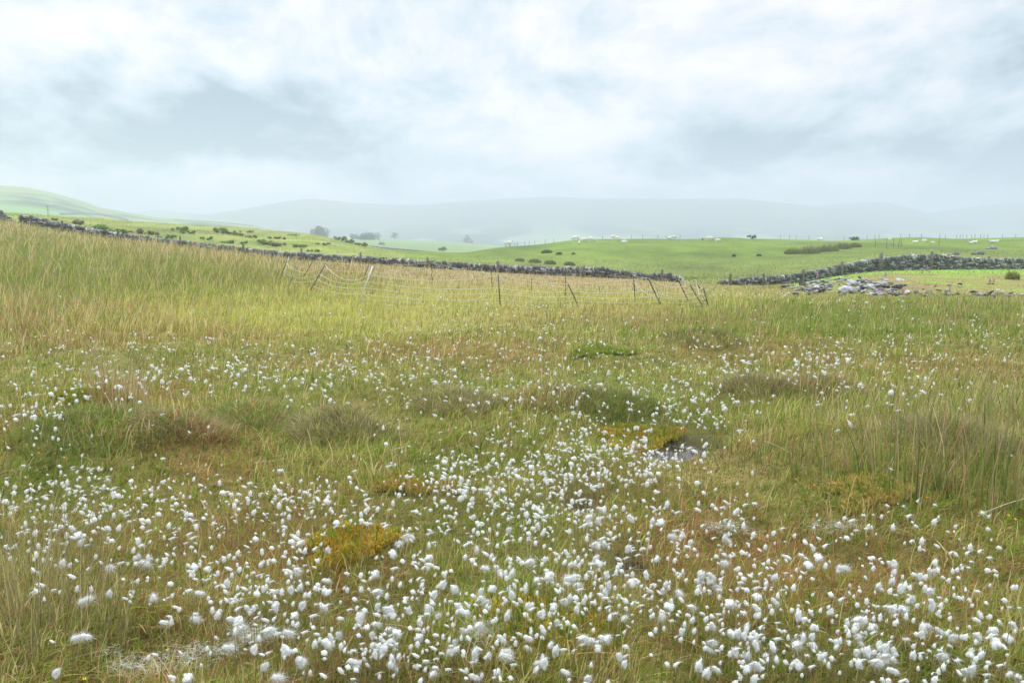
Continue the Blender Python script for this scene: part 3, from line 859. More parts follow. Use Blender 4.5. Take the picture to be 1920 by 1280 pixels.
# the nearest 300 as plants of their own
def tube_np(pts, rad, sides=5):
    pts = np.array(pts, float)
    n = len(pts)
    rad = np.broadcast_to(np.asarray(rad, float), (n,))
    tg = np.gradient(pts, axis=0)
    tg /= np.linalg.norm(tg, axis=1, keepdims=True) + 1e-12
    ref = np.where(np.abs(tg[:, 2:3]) > 0.9, np.array([[1.0, 0, 0]]), np.array([[0, 0, 1.0]]))
    u = np.cross(tg, ref); u /= np.linalg.norm(u, axis=1, keepdims=True) + 1e-12
    w = np.cross(tg, u)
    a = np.arange(sides) * 2 * math.pi / sides
    V = pts[:, None, :] + rad[:, None, None] * (np.cos(a)[None, :, None] * u[:, None, :] + np.sin(a)[None, :, None] * w[:, None, :])
    V = V.reshape(-1, 3)
    k = (np.arange(n - 1) * sides)[:, None]
    j = np.arange(sides)[None, :]
    j2 = (j + 1) % sides
    Fq = np.stack([k + j, k + j2, k + sides + j2, k + sides + j], 2).reshape(-1, 4)
    caps = []
    c0, c1 = len(V), len(V) + 1
    V = np.concatenate([V, pts[:1], pts[-1:]])
    jj = np.arange(sides)
    T = np.concatenate([np.stack([np.full(sides, c0), (jj + 1) % sides, jj], 1), np.stack([np.full(sides, c1), (n - 1) * sides + jj, (n - 1) * sides + (jj + 1) % sides], 1)])
    return V, [Fq, T]

stem_me = []
for k in range(4):
    bend = [0.02, -0.03, 0.04, -0.015][k]
    V, Fq = tube_np([(bend * 4 * s * (1 - s) * 0.3, bend * s * (1 - s), s) for s in np.linspace(0, 1.0, 6)], [0.0016, 0.0015, 0.0014, 0.0013, 0.0012, 0.0011])
    stem_me.append(mesh_np('stem', V, Fq, M_stem, smooth=True))
tuft_me = [mesh_np('tuft', V, Fq, M_cotton, smooth=True) for V, Fq in HI]
ORD = ['', 'second ', 'third ', 'fourth ', 'fifth ', 'sixth ', 'seventh ', 'eighth ', 'ninth ', 'tenth ', 'eleventh ', 'twelfth ', 'thirteenth ', 'fourteenth ', 'fifteenth ', 'sixteenth ', 'seventeenth ',
       'eighteenth ', 'nineteenth ', 'twentieth '] + [f'{k}th ' for k in range(21, 60)]
LMK = [('the orange moss hummock', 655, 1035), ('the low ochre moss patch', 1020, 1225), ('the corner stalk tuft', 55, 1150), ('the nearest pool', 1168, 1062),
       ('the pale gold moss hummock', 1625, 972), ('the bottom right corner', 1915, 1275), ('the strewn white fluff', 290, 1235)]
def side_of(dx, dy):
    if abs(dx) > abs(dy) * 1.0:
        return 'to the right of' if dx > 0 else 'to the left of'
    return 'below' if dy > 0 else 'above'
cells = {}
for i in ind:
    j = int(np.argmin([math.hypot(hp[i, 0] - a, hp[i, 1] - b) for _, a, b in LMK]))
    s = side_of(hp[i, 0] - LMK[j][1], hp[i, 1] - LMK[j][2])
    cells.setdefault((int(form[i]), j, s), []).append((math.hypot(hp[i, 0] - LMK[j][1], hp[i, 1] - LMK[j][2]), int(i)))
lab_of = {}
for (fm, j, s), L in cells.items():
    for k, (_, i) in enumerate(sorted(L)):
        lab_of[i] = f'{FORMS[fm][0]} cotton-grass head, {ORD[k]}nearest {s} {LMK[j][0]}'
for n_, i in enumerate(ind):
    p = hw[i]
    gxy = np.array([p[0] - 0.02, p[1] + 0.01])
    gz_ = float(H(gxy[:1], gxy[1:])[0])
    root = empty('cotton_grass', (gxy[0], gxy[1], gz_))
    tag(root, lab_of[int(i)], 'cotton-grass', 'cotton-grass plants nearest the viewer')
    hgt = p[2] - gz_
    st = obj('stem', stem_me[n_ % 4], root)
    st.scale = (1, 1, hgt)
    st.rotation_euler = (0, math.atan2(0.02, hgt), 0)
    tf = obj('tuft', tuft_me[form[i]], root, (0.02, -0.01 + 0.01, hgt - 0.012))
    s = float(size[i])
    tf.scale = (s, s, s)
    tf.rotation_euler = (random.uniform(-0.3, 0.3), random.uniform(-0.25, 0.25), float(yaw[i]))

# all the others, uncountable, as one mass
Vs, Ts, off = [], [], 0
for i in rest:
    V, T = (LO if dist[i] < 9 else XL)[form[i]]
    s, a = size[i], yaw[i]
    c, sn = math.cos(a), math.sin(a)
    W = np.stack([V[:, 0] * c - V[:, 1] * sn, V[:, 0] * sn + V[:, 1] * c, V[:, 2]], 1) * s + hw[i]
    Vs.append(W); Ts.append(T + off); off += len(W)
drift = obj('cotton_grass_drift', mesh_np('cotton_grass_drift', np.concatenate(Vs), np.concatenate(Ts), M_cotton, smooth=True))
tag(drift, 'countless white cotton-grass heads scattered across the bog', 'cotton-grass', kind='stuff')
rr_ = rest
n = len(rr_)
sx, sy = hw[rr_, 0], hw[rr_, 1]
sz = H(sx, sy)
scol = np.tile(np.array([0.27, 0.24, 0.09]), (n, 1))
v, f, c = blades(sx, sy, sz, hw[rr_, 2] - sz, 0.0018 + sy * 0.00015, scol, scol, np.zeros(n), np.zeros(n), np.zeros(n))
tag(obj('cotton_grass_stems', mesh_np('cotton_grass_stems', v, f, M_grass, c)), 'thin brown stems under the mass of cotton-grass heads', 'stems', kind='stuff')

# loose down blown into the sedge
for (px, py, n, L, Wd, lab) in [(280, 1240, 260, 0.26, 0.10, 'wispy shreds of white fluff caught in grass near the bottom left'), (385, 1220, 150, 0.13, 0.06, 'small wisp of white fluff above the larger shreds'),
                           (1370, 990, 200, 0.17, 0.07, 'torn white fluff caught in brown grass above the right-hand drift'), (1560, 985, 140, 0.16, 0.06, 'thin wisp of white fluff left of the pale gold moss'),
                           (465, 1190, 200, 0.08, 0.04, 'curly streamer of white fluff trailing from a large cotton-grass head'), (900, 1190, 160, 0.09, 0.05, 'tangled white fluff among the dense heads above the ochre patch')]:
    p = P1(px, py, 0.10)
    g = np.random.default_rng(px)
    cen = np.stack([np.linspace(-1, 1, 12) * L * 0.6, g.normal(0, 0.4, 12) * Wd, g.normal(0, 0.015, 12)], 1)
    st = cen[g.integers(0, 12, n)] + g.normal(0, 1, (n, 3)) * [0.018, 0.018, 0.012]
    dr = g.normal(0, 1, (n, 3)) * [1.3, 0.8, 0.5]
    dr /= np.linalg.norm(dr, axis=1, keepdims=True)
    ln = 0.02 + 0.05 * g.random((n, 1))
    sd = np.cross(dr, g.normal(0, 1, (n, 3))); sd /= np.linalg.norm(sd, axis=1, keepdims=True)
    w = 0.00045
    curl = g.normal(0, 0.25, (n, 3)) * ln
    V = np.stack([st - sd * w, st + sd * w, st + dr * ln * .5 + curl - sd * w, st + dr * ln * .5 + curl + sd * w, st + dr * ln], 1).reshape(-1, 3)
    o_ = (np.arange(n) * 5)[:, None]
    T = np.concatenate([o_ + np.array([[0, 1, 3]]), o_ + np.array([[0, 3, 2]]), o_ + np.array([[2, 3, 4]])])
    tag(obj('cotton_fluff', mesh_np('cotton_fluff', V, T, M_cotton), None, p), lab, 'fluff', 'loose white fluff in the grass')

# ------------------------------------------------------------------ small flowers
def flower_me(col, r, petals):
    V, T = [], []
    for k in range(petals):
        a = k * 2 * math.pi / petals
        b0, b1 = a - 0.45, a + 0.45
        o = len(V)
        V += [(0, 0, 0), (math.cos(b0) * r * .7, math.sin(b0) * r * .7, r * .25), (math.cos(a) * r, math.sin(a) * r, r * .35), (math.cos(b1) * r * .7, math.sin(b1) * r * .7, r * .25)]
        T.append((o, o + 1, o + 2, o + 3))
    return mesh_np('bloom', np.array(V), np.array(T), leaf_mat('bloom_' + str(petals), 0.3, 0.6, 0.2, col=col))
yel, pnk = flower_me((0.85, 0.60, 0.02), 0.0085, 4), flower_me((0.70, 0.35, 0.62), 0.010, 5)
YF = [(50, 833), (110, 833), (72, 849), (120, 857), (126, 861), (112, 893), (103, 849), (130, 1222), (1688, 838), (1532, 878), (1586, 894), (1710, 899), (1719, 898), (1725, 891), (1753, 926), (1738, 932), (1805, 901), (1526, 909),
      (1761, 963), (1697, 966), (1722, 972), (1838, 958), (1885, 977), (1891, 965), (1904, 973), (1725, 993), (315, 1217), (1625, 1005), (1328, 886), (1353, 876), (1106, 798), (690, 821), (625, 840), (480, 1210), (158, 1272), (1826, 1097)]
PF = [(220, 787), (230, 787), (238, 802), (245, 798), (195, 808), (185, 816), (173, 831), (242, 862), (205, 860)]
for lst, me, word, what, grp in ((YF, yel, 'yellow', 'flower', 'tiny yellow flowers in the grass'), (PF, pnk, 'pink', 'flower', 'tiny pink heath flowers')):
    pts = P(*np.array(lst, float).T, 0.13)
    cell = {}
    for (px, py), p in zip(lst, pts):
        LM = [('the mustard yellow moss hummock', 178, 790), ('the pale gold moss hummock', 1625, 972), ('the tallest rush clump', 1672, 870), ('the dense dark rush clump', 1862, 938), ('the dry stalk tuft in the corner', 55, 1190),
              ('the far pool', 1252, 829), ('the broad grey brown tussock', 650, 830)] if word == 'yellow' else [('the mustard yellow moss hummock', 178, 790)]
        j = min(range(len(LM)), key=lambda k: math.hypot(px - LM[k][1], py - LM[k][2]))
        cell.setdefault(j, []).append((math.hypot(px - LM[j][1], py - LM[j][2]), tuple(p), LM[j][0]))
    for j, L in cell.items():
        for k, (_, p, nm) in enumerate(sorted(L)):
            z0 = float(H(np.array([p[0]]), np.array([p[1]]))[0])
            root = empty(word + '_flower', (p[0], p[1], z0))
            tag(root, f'tiny {word} flower, {ORD[k]}nearest to {nm}', what, grp)
            st = obj('stem', stem_me[k % 4], root); st.scale = (0.7, 0.7, p[2] - z0)
            b = obj('bloom', me, root, (0, 0, p[2] - z0))
            b.rotation_euler = (random.uniform(0.1, 0.8), random.uniform(-0.4, 0.4), random.uniform(0, 6))
            sc = 1.0 + max(0, p[1] - 5) * 0.05
            b.scale = (sc, sc, sc)

# ------------------------------------------------------------------ electric netting
fence = empty('electric_fence', P1(900, 555))
tag(fence, 'sagging netting fence of leaning thin posts and pale twine around a boggy patch', 'fence')
fo = np.array(fence.location)
def fpost(tx, ty, bx, by, d, mat, rad=0.013, label=None, hide=0.0):
    a, b = at_depth(tx, ty, d), at_depth(bx, by, d)
    k = 1.0
    dirv = (b - a) / np.linalg.norm(b - a)
    zg = float(H(np.array([b[0]]), np.array([b[1]]))[0])
    while b[2] > zg - 0.05 and k < 40:
        b = b + dirv * 0.05
        zg = float(H(np.array([b[0]]), np.array([b[1]]))[0]); k += 1
    V, Fq = tube_np([a - fo, a + (b - a) * 0.3 - fo, b - fo], [rad, rad, rad * 0.95], 8)
    o = obj('post', mesh_np('post', V, Fq, mat, smooth=True), fence)
    for fr in (0.1, 0.35, 0.6, 0.8):
        pass
    if label:
        o['label'] = label
    return a, at_depth(bx, by, d)
gp, bk, wp = M_greenpost, M_blackpost, M_whitepost
FP = {'A': fpost(538, 489, 526, 520, 30, bk), 'B': fpost(549, 518, 543, 532, 27, gp, label='short green post stub'), 'C': fpost(588.5, 486, 571, 516, 31, bk), 'D': fpost(610.5, 494, 584, 541, 26, gp, 0.017),
      'E': fpost(699, 498.5, 673.5, 567, 20.5, wp, 0.018, 'bright white leaning post, the thickest and palest of all'), 'F': fpost(694, 488, 690, 500, 33, bk), 'G': fpost(809.5, 492, 810, 516, 33, bk), 'H': fpost(921, 508, 922, 526, 32, bk),
      'I': fpost(934, 514.5, 938, 574, 20, gp, 0.014), 'S': fpost(997, 521, 997, 532, 31, bk, label='short black post stub'), 'J': fpost(1060.5, 511, 1060.5, 542, 27, bk), 'K': fpost(1065, 532, 1085, 575, 20, gp, 0.014),
      'T': fpost(1123, 535, 1124, 546, 30, bk), 'L': fpost(1188, 518, 1190.5, 557, 24, bk, 0.016), 'M': fpost(1214.5, 519.5, 1241, 577, 20, gp, 0.016), 'R': fpost(1231, 539, 1235, 554, 25, bk),
      'N': fpost(1270, 521, 1291, 565, 22.5, bk, 0.016), 'O': fpost(1293.5, 533, 1316, 572, 20, gp, 0.015), 'U': fpost(1303.5, 521, 1326, 571, 21, bk, 0.016), 'Q': fpost(1319, 539, 1327, 572, 20.3, gp, 0.018),
      'V': fpost(541.5, 481, 531, 522, 30.5, wp, 0.009, 'thin pale post beside the black one')}
def wire(keys, fr, sag, rad=0.0082):
    pts = []
    ks = [(FP[k][0] * (1 - f_) + FP[k][1] * f_) for k, f_ in zip(keys, fr)]
    for a, b, sg in zip(ks[:-1], ks[1:], sag):
        m = 14
        for s in np.linspace(0, 1, m, endpoint=False):
            q = a * (1 - s) + b * s
            pts.append(q - np.array([0, 0, sg * 4 * s * (1 - s)]) - fo)
    pts.append(ks[-1] - fo)
    V, Fq = tube_np(pts, rad, 5)
    obj('wire', mesh_np('wire', V, Fq, M_twine, smooth=True), fence)
front = 'ADEIKMOQ'
wire(front, [0.15, 0.05, 0.24, 0.04, 0.02, 0.02, 0.02, 0.02], [0.30, 0.30, 0.14, 0.03, 0.02, 0.14, 0.06])
wire('VDEIKMOQ', [0.75, 0.42, 0.43, 0.42, 0.33, 0.42, 0.35, 0.35], [0.16, 0.16, 0.10, 0.06, 0.06, 0.08, 0.04])
wire('BDEIKMOQ', [0.6, 0.62, 0.60, 0.60, 0.55, 0.62, 0.6, 0.6], [0.08, 0.12, 0.08, 0.05, 0.05, 0.06, 0.04])
wire('DEIKMOQ', [0.90, 0.78, 0.80, 0.74, 0.80, 0.8, 0.82], [0.08, 0.07, 0.05, 0.04, 0.05, 0.03])
wire('EIKMOQ', [0.90, 0.98, 0.92, 0.95, 0.95, 0.96], [0.04, 0.03, 0.03, 0.03, 0.02])
back = 'VCFGHJLNUQ'
wire('VCGJLNUQ', [0.1, 0.1, 0.05, 0.45, 0.28, 0.05, 0.03, 0.05], [0.28, 0.12, 0.12, 0.12, 0.25, 0.10, 0.06], 0.0055)
wire('ACGHJLNUQ', [0.5, 0.5, 0.6, 0.5, 0.85, 0.55, 0.45, 0.4, 0.4], [0.25, 0.15, 0.05, 0.1, 0.1, 0.2, 0.08, 0.05], 0.0055)
wire('LMRNUQ', [0.3, 0.72, 0.6, 0.75, 0.6, 0.6], [0.05, 0.03, 0.08, 0.05, 0.03], 0.0055)
wire('UQ', [0.03, 0.05], [0.25], 0.008)
wire('VA', [0.2, 0.6], [0.15], 0.010)

# ------------------------------------------------------------------ drystone walls
def wall(name, label, pxs, topf, basef, depf, thick=0.42, sl=(0.18, 0.48), sh=(0.07, 0.15), seed=1, cope=True, cope_lean=0.5):
    g = np.random.default_rng(seed)
    q = np.linspace(pxs[0], pxs[1], 3000)
    D = np.array([float(depf(a)) for a in q])
    x = (q - CX) / F * D * (1 / CT) * CT
    x = ray(q, np.full(len(q), HY))[0] * D
    zb = H(x, D) - 0.12
    zt = EYE + D * ray(CX, np.array([float(topf(a)) for a in q]))[1] - 0.03 + 0.10 * (fbm(q * 0.06, q * 0, seed, 3) - 0.5)
    s = np.concatenate([[0], np.cumsum(np.hypot(np.diff(x), np.diff(D)))])
    Ltot = s[-1]
    fx, fy, fzb, fzt = (lambda t, a=a: np.interp(t, s, a) for a in (x, D, zb, zt))
    org = np.array([x[len(x) // 2], D[len(x) // 2], zb[len(x) // 2]])
    root = empty(name, org)
    tag(root, label, 'wall')
    SG = np.array([[a, b, c] for a in (-1, 1) for b in (-1, 1) for c in (-1, 1)], float)
    FC = np.array([[0, 1, 3, 2], [4, 6, 7, 5], [0, 4, 5, 1], [2, 3, 7, 6], [0, 2, 6, 4], [1, 5, 7, 3]])
    def stones(spec, nm):
        V, C = [], []
        for (t, zc, l, hh, w, tilt, yoff) in spec:
            p0 = np.array([fx(t), fy(t), zc]) - org
            tx = np.array([fx(t + 0.1) - fx(t - 0.1), fy(t + 0.1) - fy(t - 0.1), 0.0])
            tx /= np.linalg.norm(tx) + 1e-9
            nx = np.array([-tx[1], tx[0], 0])
            up = np.array([0, 0, 1.0])
            ca, sa = math.cos(tilt), math.sin(tilt)
            e1, e2 = tx * ca + up * sa, -tx * sa + up * ca
            c = SG * np.array([l, w, hh]) / 2 * (1 + g.normal(0, 0.13, (8, 3)))
            V.append(p0 + c[:, :1] * e1 + c[:, 1:2] * nx + c[:, 2:] * e2 + nx * yoff)
            tone = 0.09 + 0.19 * g.random() ** 1.6
            if g.random() < 0.14:
                tone = 0.34 + 0.16 * g.random()
            C.append(np.tile(np.array([tone * 1.0, tone * 1.0, tone * (0.92 + 0.1 * g.random())]), (8, 1)))
        V, C = np.concatenate(V), np.concatenate(C)
        k = len(V) // 8
        Fq = (np.arange(k) * 8)[:, None, None] + FC[None]
        return obj(nm, mesh_np(nm, V, Fq.reshape(-1, 4), M_stone, C), root)
    spec, cop = [], []
    for k in range(14):
        t = g.random() * 0.2
        while t < Ltot:
            l = sl[0] + (sl[1] - sl[0]) * g.random() ** 1.4
            hh = sh[0] + (sh[1] - sh[0]) * g.random()
            zc = fzb(t) + 0.05 + k * (sh[0] + sh[1]) * 0.46
            top = fzt(t) - (0.17 if cope else 0.02)
            if zc < top:
                spec.append((t + l / 2, zc, l * 0.97, hh, thick * (0.85 + 0.3 * g.random()), g.normal(0, 0.12), g.normal(0, 0.025)))
            t += l
    t = 0.0
    stones(spec, 'stonework')
    def flush():
        if len(cop) > 3:
            stones(list(cop), 'coping')
        cop.clear()
    if cope:
        while t < Ltot:
            l = 0.06 + 0.09 * g.random()
            if fzt(t) - fzb(t) > 0.30:
                hh = 0.22 + 0.13 * g.random()
                cop.append((t, fzt(t) - 0.13 + g.normal(0, 0.02), l, hh, thick * (0.8 + 0.35 * g.random()), cope_lean + g.normal(0, 0.22), g.normal(0, 0.03)))
            elif cop and t - cop[-1][0] > 0.4:
                flush()
            t += l * 1.02 + (0.05 if g.random() < 0.12 else 0)
        flush()
    # rubble hearting so no daylight shows through
    qq = np.linspace(0.05, Ltot - 0.05, 260)
    V, Fq = [], []
    for t in qq:
        p = np.array([fx(t), fy(t), 0.0])
        top = max(fzt(t) - 0.22, fzb(t) + 0.03)
        for dy, zz in ((-0.12, fzb(t)), (0.12, fzb(t)), (0.12, top), (-0.12, top)):
            V.append(p + np.array([0, dy, zz]) - org)
    for k in range(len(qq) - 1):
        for j in range(4):
            Fq.append((k * 4 + j, k * 4 + (j + 1) % 4, k * 4 + 4 + (j + 1) % 4, k * 4 + 4 + j))
    obj('hearting', mesh_np('hearting', np.array(V), np.array(Fq), M_stone, np.full((len(V), 3), 0.05)), root)
    return root
wall('drystone_wall', 'long low drystone wall behind the netting, with a collapsed gap at its high end', (-150, 1288), wall_top_l, wall_base, wall_depth, seed=3)
wall('drystone_wall', 'drystone wall with slanted coping stones rising behind the rubble heap', (1345, 2150), wall_top_r, wall_base, wall_depth, seed=4)

def on_hill(x, y):
    return np.maximum(H(x, y), left_hill_z(CX + F * np.asarray(x) / y, y, x))
def far_wall(label, pts, hgt, seed, depth=None):
    pts = np.array(pts, float)
    q = np.linspace(0, 1, 60)
    kx = np.interp(q, np.linspace(0, 1, len(pts)), pts[:, 0])
    ky = np.interp(q, np.linspace(0, 1, len(pts)), pts[:, 1])
    base = P(kx, ky, h=on_hill) if depth is None else np.stack([at_depth(a, b, depth) for a, b in zip(kx, ky)])
    base[:, 1] = np.convolve(np.pad(base[:, 1], 4, 'edge'), np.ones(9) / 9, 'valid')
    base[:, 0] = ray(kx, ky)[0] * base[:, 1]
    base[:, 2] = on_hill(base[:, 0], base[:, 1])
    g = np.random.default_rng(seed)
    org = base[30].copy()
    V, Fq = [], []
    for k in range(60):
        h = hgt * (0.9 + 0.2 * g.random())
        for dy, dz in ((-0.4, -1.0), (0.4, -1.0), (0.25, h), (-0.25, h)):
            V.append(base[k] - org + np.array([0, dy, dz]))
    for k in range(59):
        for j in range(4):
            Fq.append((k * 4 + j, k * 4 + (j + 1) % 4, k * 4 + 4 + (j + 1) % 4, k * 4 + 4 + j))
    C = np.repeat(0.05 + 0.06 * g.random((60, 1)), 4, 0) * np.ones((1, 3))
    tag(obj('drystone_wall', mesh_np('drystone_wall', np.array(V), np.array(Fq), M_stone, C), None, org), label, 'wall', 'distant drystone walls')
far_wall('dark distant wall curving over the foot of the left hill', [(112, 403), (125, 403), (140, 402.5), (156, 402), (172, 402.5), (187, 404), (207, 407), (226, 411.5), (240, 414)], 1.3, 1)
far_wall('thin pale distant wall along the top of the hill meadow', [(325, 413), (370, 415), (410, 418), (440, 420.5), (475, 424)], 0.8, 2)
far_wall('dark distant wall crossing the hazy valley field in front of the trees', [(676, 462), (695, 464.5), (720, 468), (750, 471), (790, 474.5), (830, 477)], 1.0, 3, 326.0)

# ------------------------------------------------------------------ fence posts
def post_me(h, w, seed):
    g = np.random.default_rng(seed)
    V = []
    for z, k in ((-0.25, 1.05), (h * 0.5, 1.0), (h - 0.03, 0.95), (h, 0.75)):
        for a, b in ((-1, -1), (1, -1), (1, 1), (-1, 1)):
            V.append((a * w / 2 * k + g.normal(0, w * 0.03), b * w / 2 * k + g.normal(0, w * 0.03), z + (0.02 * a if z == h else 0)))
    Fq = [(k * 4 + j, k * 4 + (j + 1) % 4, k * 4 + 4 + (j + 1) % 4, k * 4 + 4 + j) for k in range(3) for j in range(4)] + [(12, 13, 14, 15), (3, 2, 1, 0)]
    return np.array(V), np.array(Fq)
LP = [(115, 414), (220, 428), (337, 443), (456.5, 457), (565.5, 465.5), (676, 473), (802, 481.5), (933.5, 489), (1096, 498), (1241, 505)]
RP = [(1370, 513), (1432, 512.5), (1507, 504), (1579.5, 490), (1652, 474), (1748, 471), (1855.5, 480)]
NUM = ['first', 'second', 'third', 'fourth', 'fifth', 'sixth', 'seventh', 'eighth', 'ninth', 'tenth', 'eleventh']
for side, (L, txt) in enumerate(((LP, 'grey timber post standing against the long wall'), (RP, 'grey timber post against the wall behind the rubble'))):
    for k, (px, py) in enumerate(L):
        d = float(wall_depth(px)) - 0.55
        t = at_depth(px, py, d)
        zg = float(H(np.array([t[0]]), np.array([t[1]]))[0])
        V, Fq = post_me(max(t[2] - zg, 0.5), 0.13 if not (side and k in (4, 5)) else 0.16, k + 20 * side)
        o = obj('fence_post', mesh_np('fence_post', V, Fq, M_wood), None, (t[0], t[1], zg))
        o.rotation_euler = (random.uniform(-.05, .05), random.uniform(-.05, .05), random.uniform(0, 1))
        tag(o, f'{txt}, {NUM[k]} from the left', 'post', 'timber posts along the walls')
SK = [(966, 454), (970, 453.5), (984, 452.5), (992, 451.5), (1003, 450.5), (1022, 449), (1039, 448), (1085, 444), (1100, 444), (1130, 444.5), (1184, 442), (1205, 440.5), (1234, 440), (1275, 441.5), (1463, 445), (1480, 445), (1493, 443),
      (1517, 443), (1583, 446), (1626, 446), (1640, 446), (1689, 441.5), (1705, 444), (1728, 443), (1762, 444), (1773, 443.5), (1794, 442), (1800, 444), (1806, 443), (1813, 444), (1822, 441), (1828, 438.5), (1839, 443), (1845, 444),
      (1852, 442), (1880, 441), (1905, 439), (1641, 450), (1648, 449), (1675, 452), (1684, 453), (1690, 452), (1760, 449), (1662, 455)]
sk_me = []
for k in range(3):
    V, Fq = post_me(1.0, 0.05, 50 + k)
    sk_me.append(mesh_np('fence_post', V, Fq, M_wood))
for k, (px, py) in enumerate(sorted(SK)):
    yc = crest_y(px)
    if py + 4 < yc + 6:
        d = 139.0
        base = at_depth(px, py, d)
        zg = float(H(np.array([base[0]]), np.array([d]))[0])
        hgt = max(base[2] - zg, 0.75)
        loc = (base[0], d, zg)
    else:
        w = P1(px, py + 11)
        loc, hgt = tuple(w), 1.0
    o = obj('fence_post', sk_me[k % 3], None, loc)
    o.scale = (1, 1, hgt)
    o.rotation_euler = (random.uniform(-.1, .1), random.uniform(-.1, .1), random.uniform(0, 1))
    tag(o, f'thin stake on the pasture skyline, {ORD[k].strip() or "first"} from the left', 'post', 'thin stakes along the pasture skyline')

# utility pole
d = 250.0
b = at_depth(90.3, 404, d); t = at_depth(90.3, 386, d)
pole = empty('utility_pole', b)
tag(pole, 'thin wooden utility pole with crossarms standing below the left hill', 'pole')
V, Fq = tube_np([(0, 0, -4), (0, 0, t[2] - b[2])], [0.13, 0.10], 8)
obj('pole', mesh_np('pole', V, Fq, M_wood, smooth=True), pole)
for zz, hw_ in ((0.95, 0.75), (0.55, 0.5)):
    V, Fq = tube_np([(-hw_, 0, (t[2] - b[2]) * zz), (hw_, 0, (t[2] - b[2]) * zz)], 0.07, 6)
    obj('crossarm', mesh_np('crossarm', V, Fq, M_wood), pole)

# ------------------------------------------------------------------ rubble heap
SPLR = [(1525, 538, 34, 8, 76), (1560, 524, 26, 6, 22), (1625, 537, 46, 9, 92), (1650, 550, 44, 5, 24), (1762, 552, 66, 4, 40), (1866, 552, 52, 4, 30), (1735, 535, 70, 8, 12)]
sp = np.concatenate([rng.normal(0, 1, (n, 2)) * [sx * .75, sy * .8] + [cx, cy] for cx, cy, sx, sy, n in SPLR])
sp[:, 1] = np.clip(sp[:, 1], 517, 559)
tm = rng.random(len(sp))
slab_me = []
for k in range(14):
    g = np.random.default_rng(100 + k)
    n = 7
    a = np.sort((np.arange(n) + g.random(n) * 0.6) * 2 * math.pi / n)
    r = 0.5 * (0.75 + 0.4 * g.random(n))
    th = 0.06 + 0.11 * g.random()
    lo = np.stack([np.cos(a) * r, np.sin(a) * r * 0.65, np.full(n, -th / 2) + g.normal(0, .015, n)], 1)
    hi = np.stack([np.cos(a) * r * (0.88 + .1 * g.random(n)), np.sin(a) * r * 0.6, np.full(n, th / 2) + g.normal(0, .03, n)], 1)
    V = np.concatenate([lo, hi, [[0, 0, -th / 2], [0, 0, th / 2 + 0.01]]])
    j = np.arange(n)
    T = np.concatenate([np.stack([j, (j + 1) % n, n + j], 1), np.stack([(j + 1) % n, n + (j + 1) % n, n + j], 1), np.stack([np.full(n, 2 * n), (j + 1) % n, j], 1), np.stack([np.full(n, 2 * n + 1), n + j, n + (j + 1) % n], 1)])
    tone = [0.14, 0.21, 0.29, 0.41][k % 4]
    slab_me.append((mesh_np('stone_slab', V, T, M_stone, np.tile(np.array([[tone, tone, tone * 1.01]]), (len(V), 1))), ['dark grey', 'mid grey', 'pale grey', 'whitish'][k % 4]))
wp_ = P(sp[:, 0], sp[:, 1], 0.03)
LMS = [('the left foot of the heap', 1470, 545), ('the tall foxglove by the wall', 1531, 518), ('the crown of the heap', 1620, 524), ('the big whitish boulder', 1588, 545), ('the right foot of the heap', 1700, 556),
       ('the flat middle of the stone strip', 1780, 553), ('the pink foxgloves on the mossy bank', 1857, 540)]
cell = {}
for i, p in enumerate(wp_):
    if p[1] > 60:
        continue
    m = int(rng.integers(0, 14))
    big = rng.random()
    s = (0.18 + 0.36 * big ** 2.4) * (0.75 if sp[i, 0] > 1690 else 1.0)
    j = int(np.argmin([math.hypot(sp[i, 0] - a, (sp[i, 1] - b) * 2) for _, a, b in LMS]))
    szw = 'small' if s < 0.26 else 'medium' if s < 0.42 else 'large'
    cell.setdefault((m % 4, szw, j), []).append((math.hypot(sp[i, 0] - LMS[j][1], sp[i, 1] - LMS[j][2]), i, m, s))
for (tn, szw, j), L in cell.items():
    for k, (_, i, m, s) in enumerate(sorted(L)):
        o = obj('stone_slab', slab_me[m][0], None, wp_[i] + np.array([0, 0, rng.random() * 0.06]))
        o.scale = (s, s, s * (0.5 + 0.4 * rng.random()))
        o.rotation_euler = (rng.normal(0.22, 0.28), rng.normal(0, 0.22), rng.random() * 6.28)
        tag(o, f'{szw} {slab_me[m][1]} slate slab, {ORD[k]}nearest {LMS[j][0]}', 'stone', 'slate slabs of the rubble heap')
def boulder(px, py, size, tone, label, seed, flat=0.6, grp=None):
    p = P1(px, py, size * 0.15)
    V, T = ICO[2]
    g = np.random.default_rng(seed)
    k = 1 + 0.28 * np.sin(V[:, 0] * 2.7 + seed) * np.cos(V[:, 1] * 3.1 + seed * 2) + g.normal(0, 0.09, len(V))
    W = V * k[:, None] * np.array([1, 0.75, flat]) * size / 2
    tag(obj('boulder', mesh_np('boulder', W, T, M_stone, np.full((len(V), 3), tone)), None, p), label, 'boulder', grp)
boulder(1588, 544, 0.60, 0.42, 'big whitish angular boulder in the front of the rubble heap', 3)
boulder(1612, 527, 0.42, 0.12, 'dark flat stone at the crown of the rubble heap', 4, 0.3)
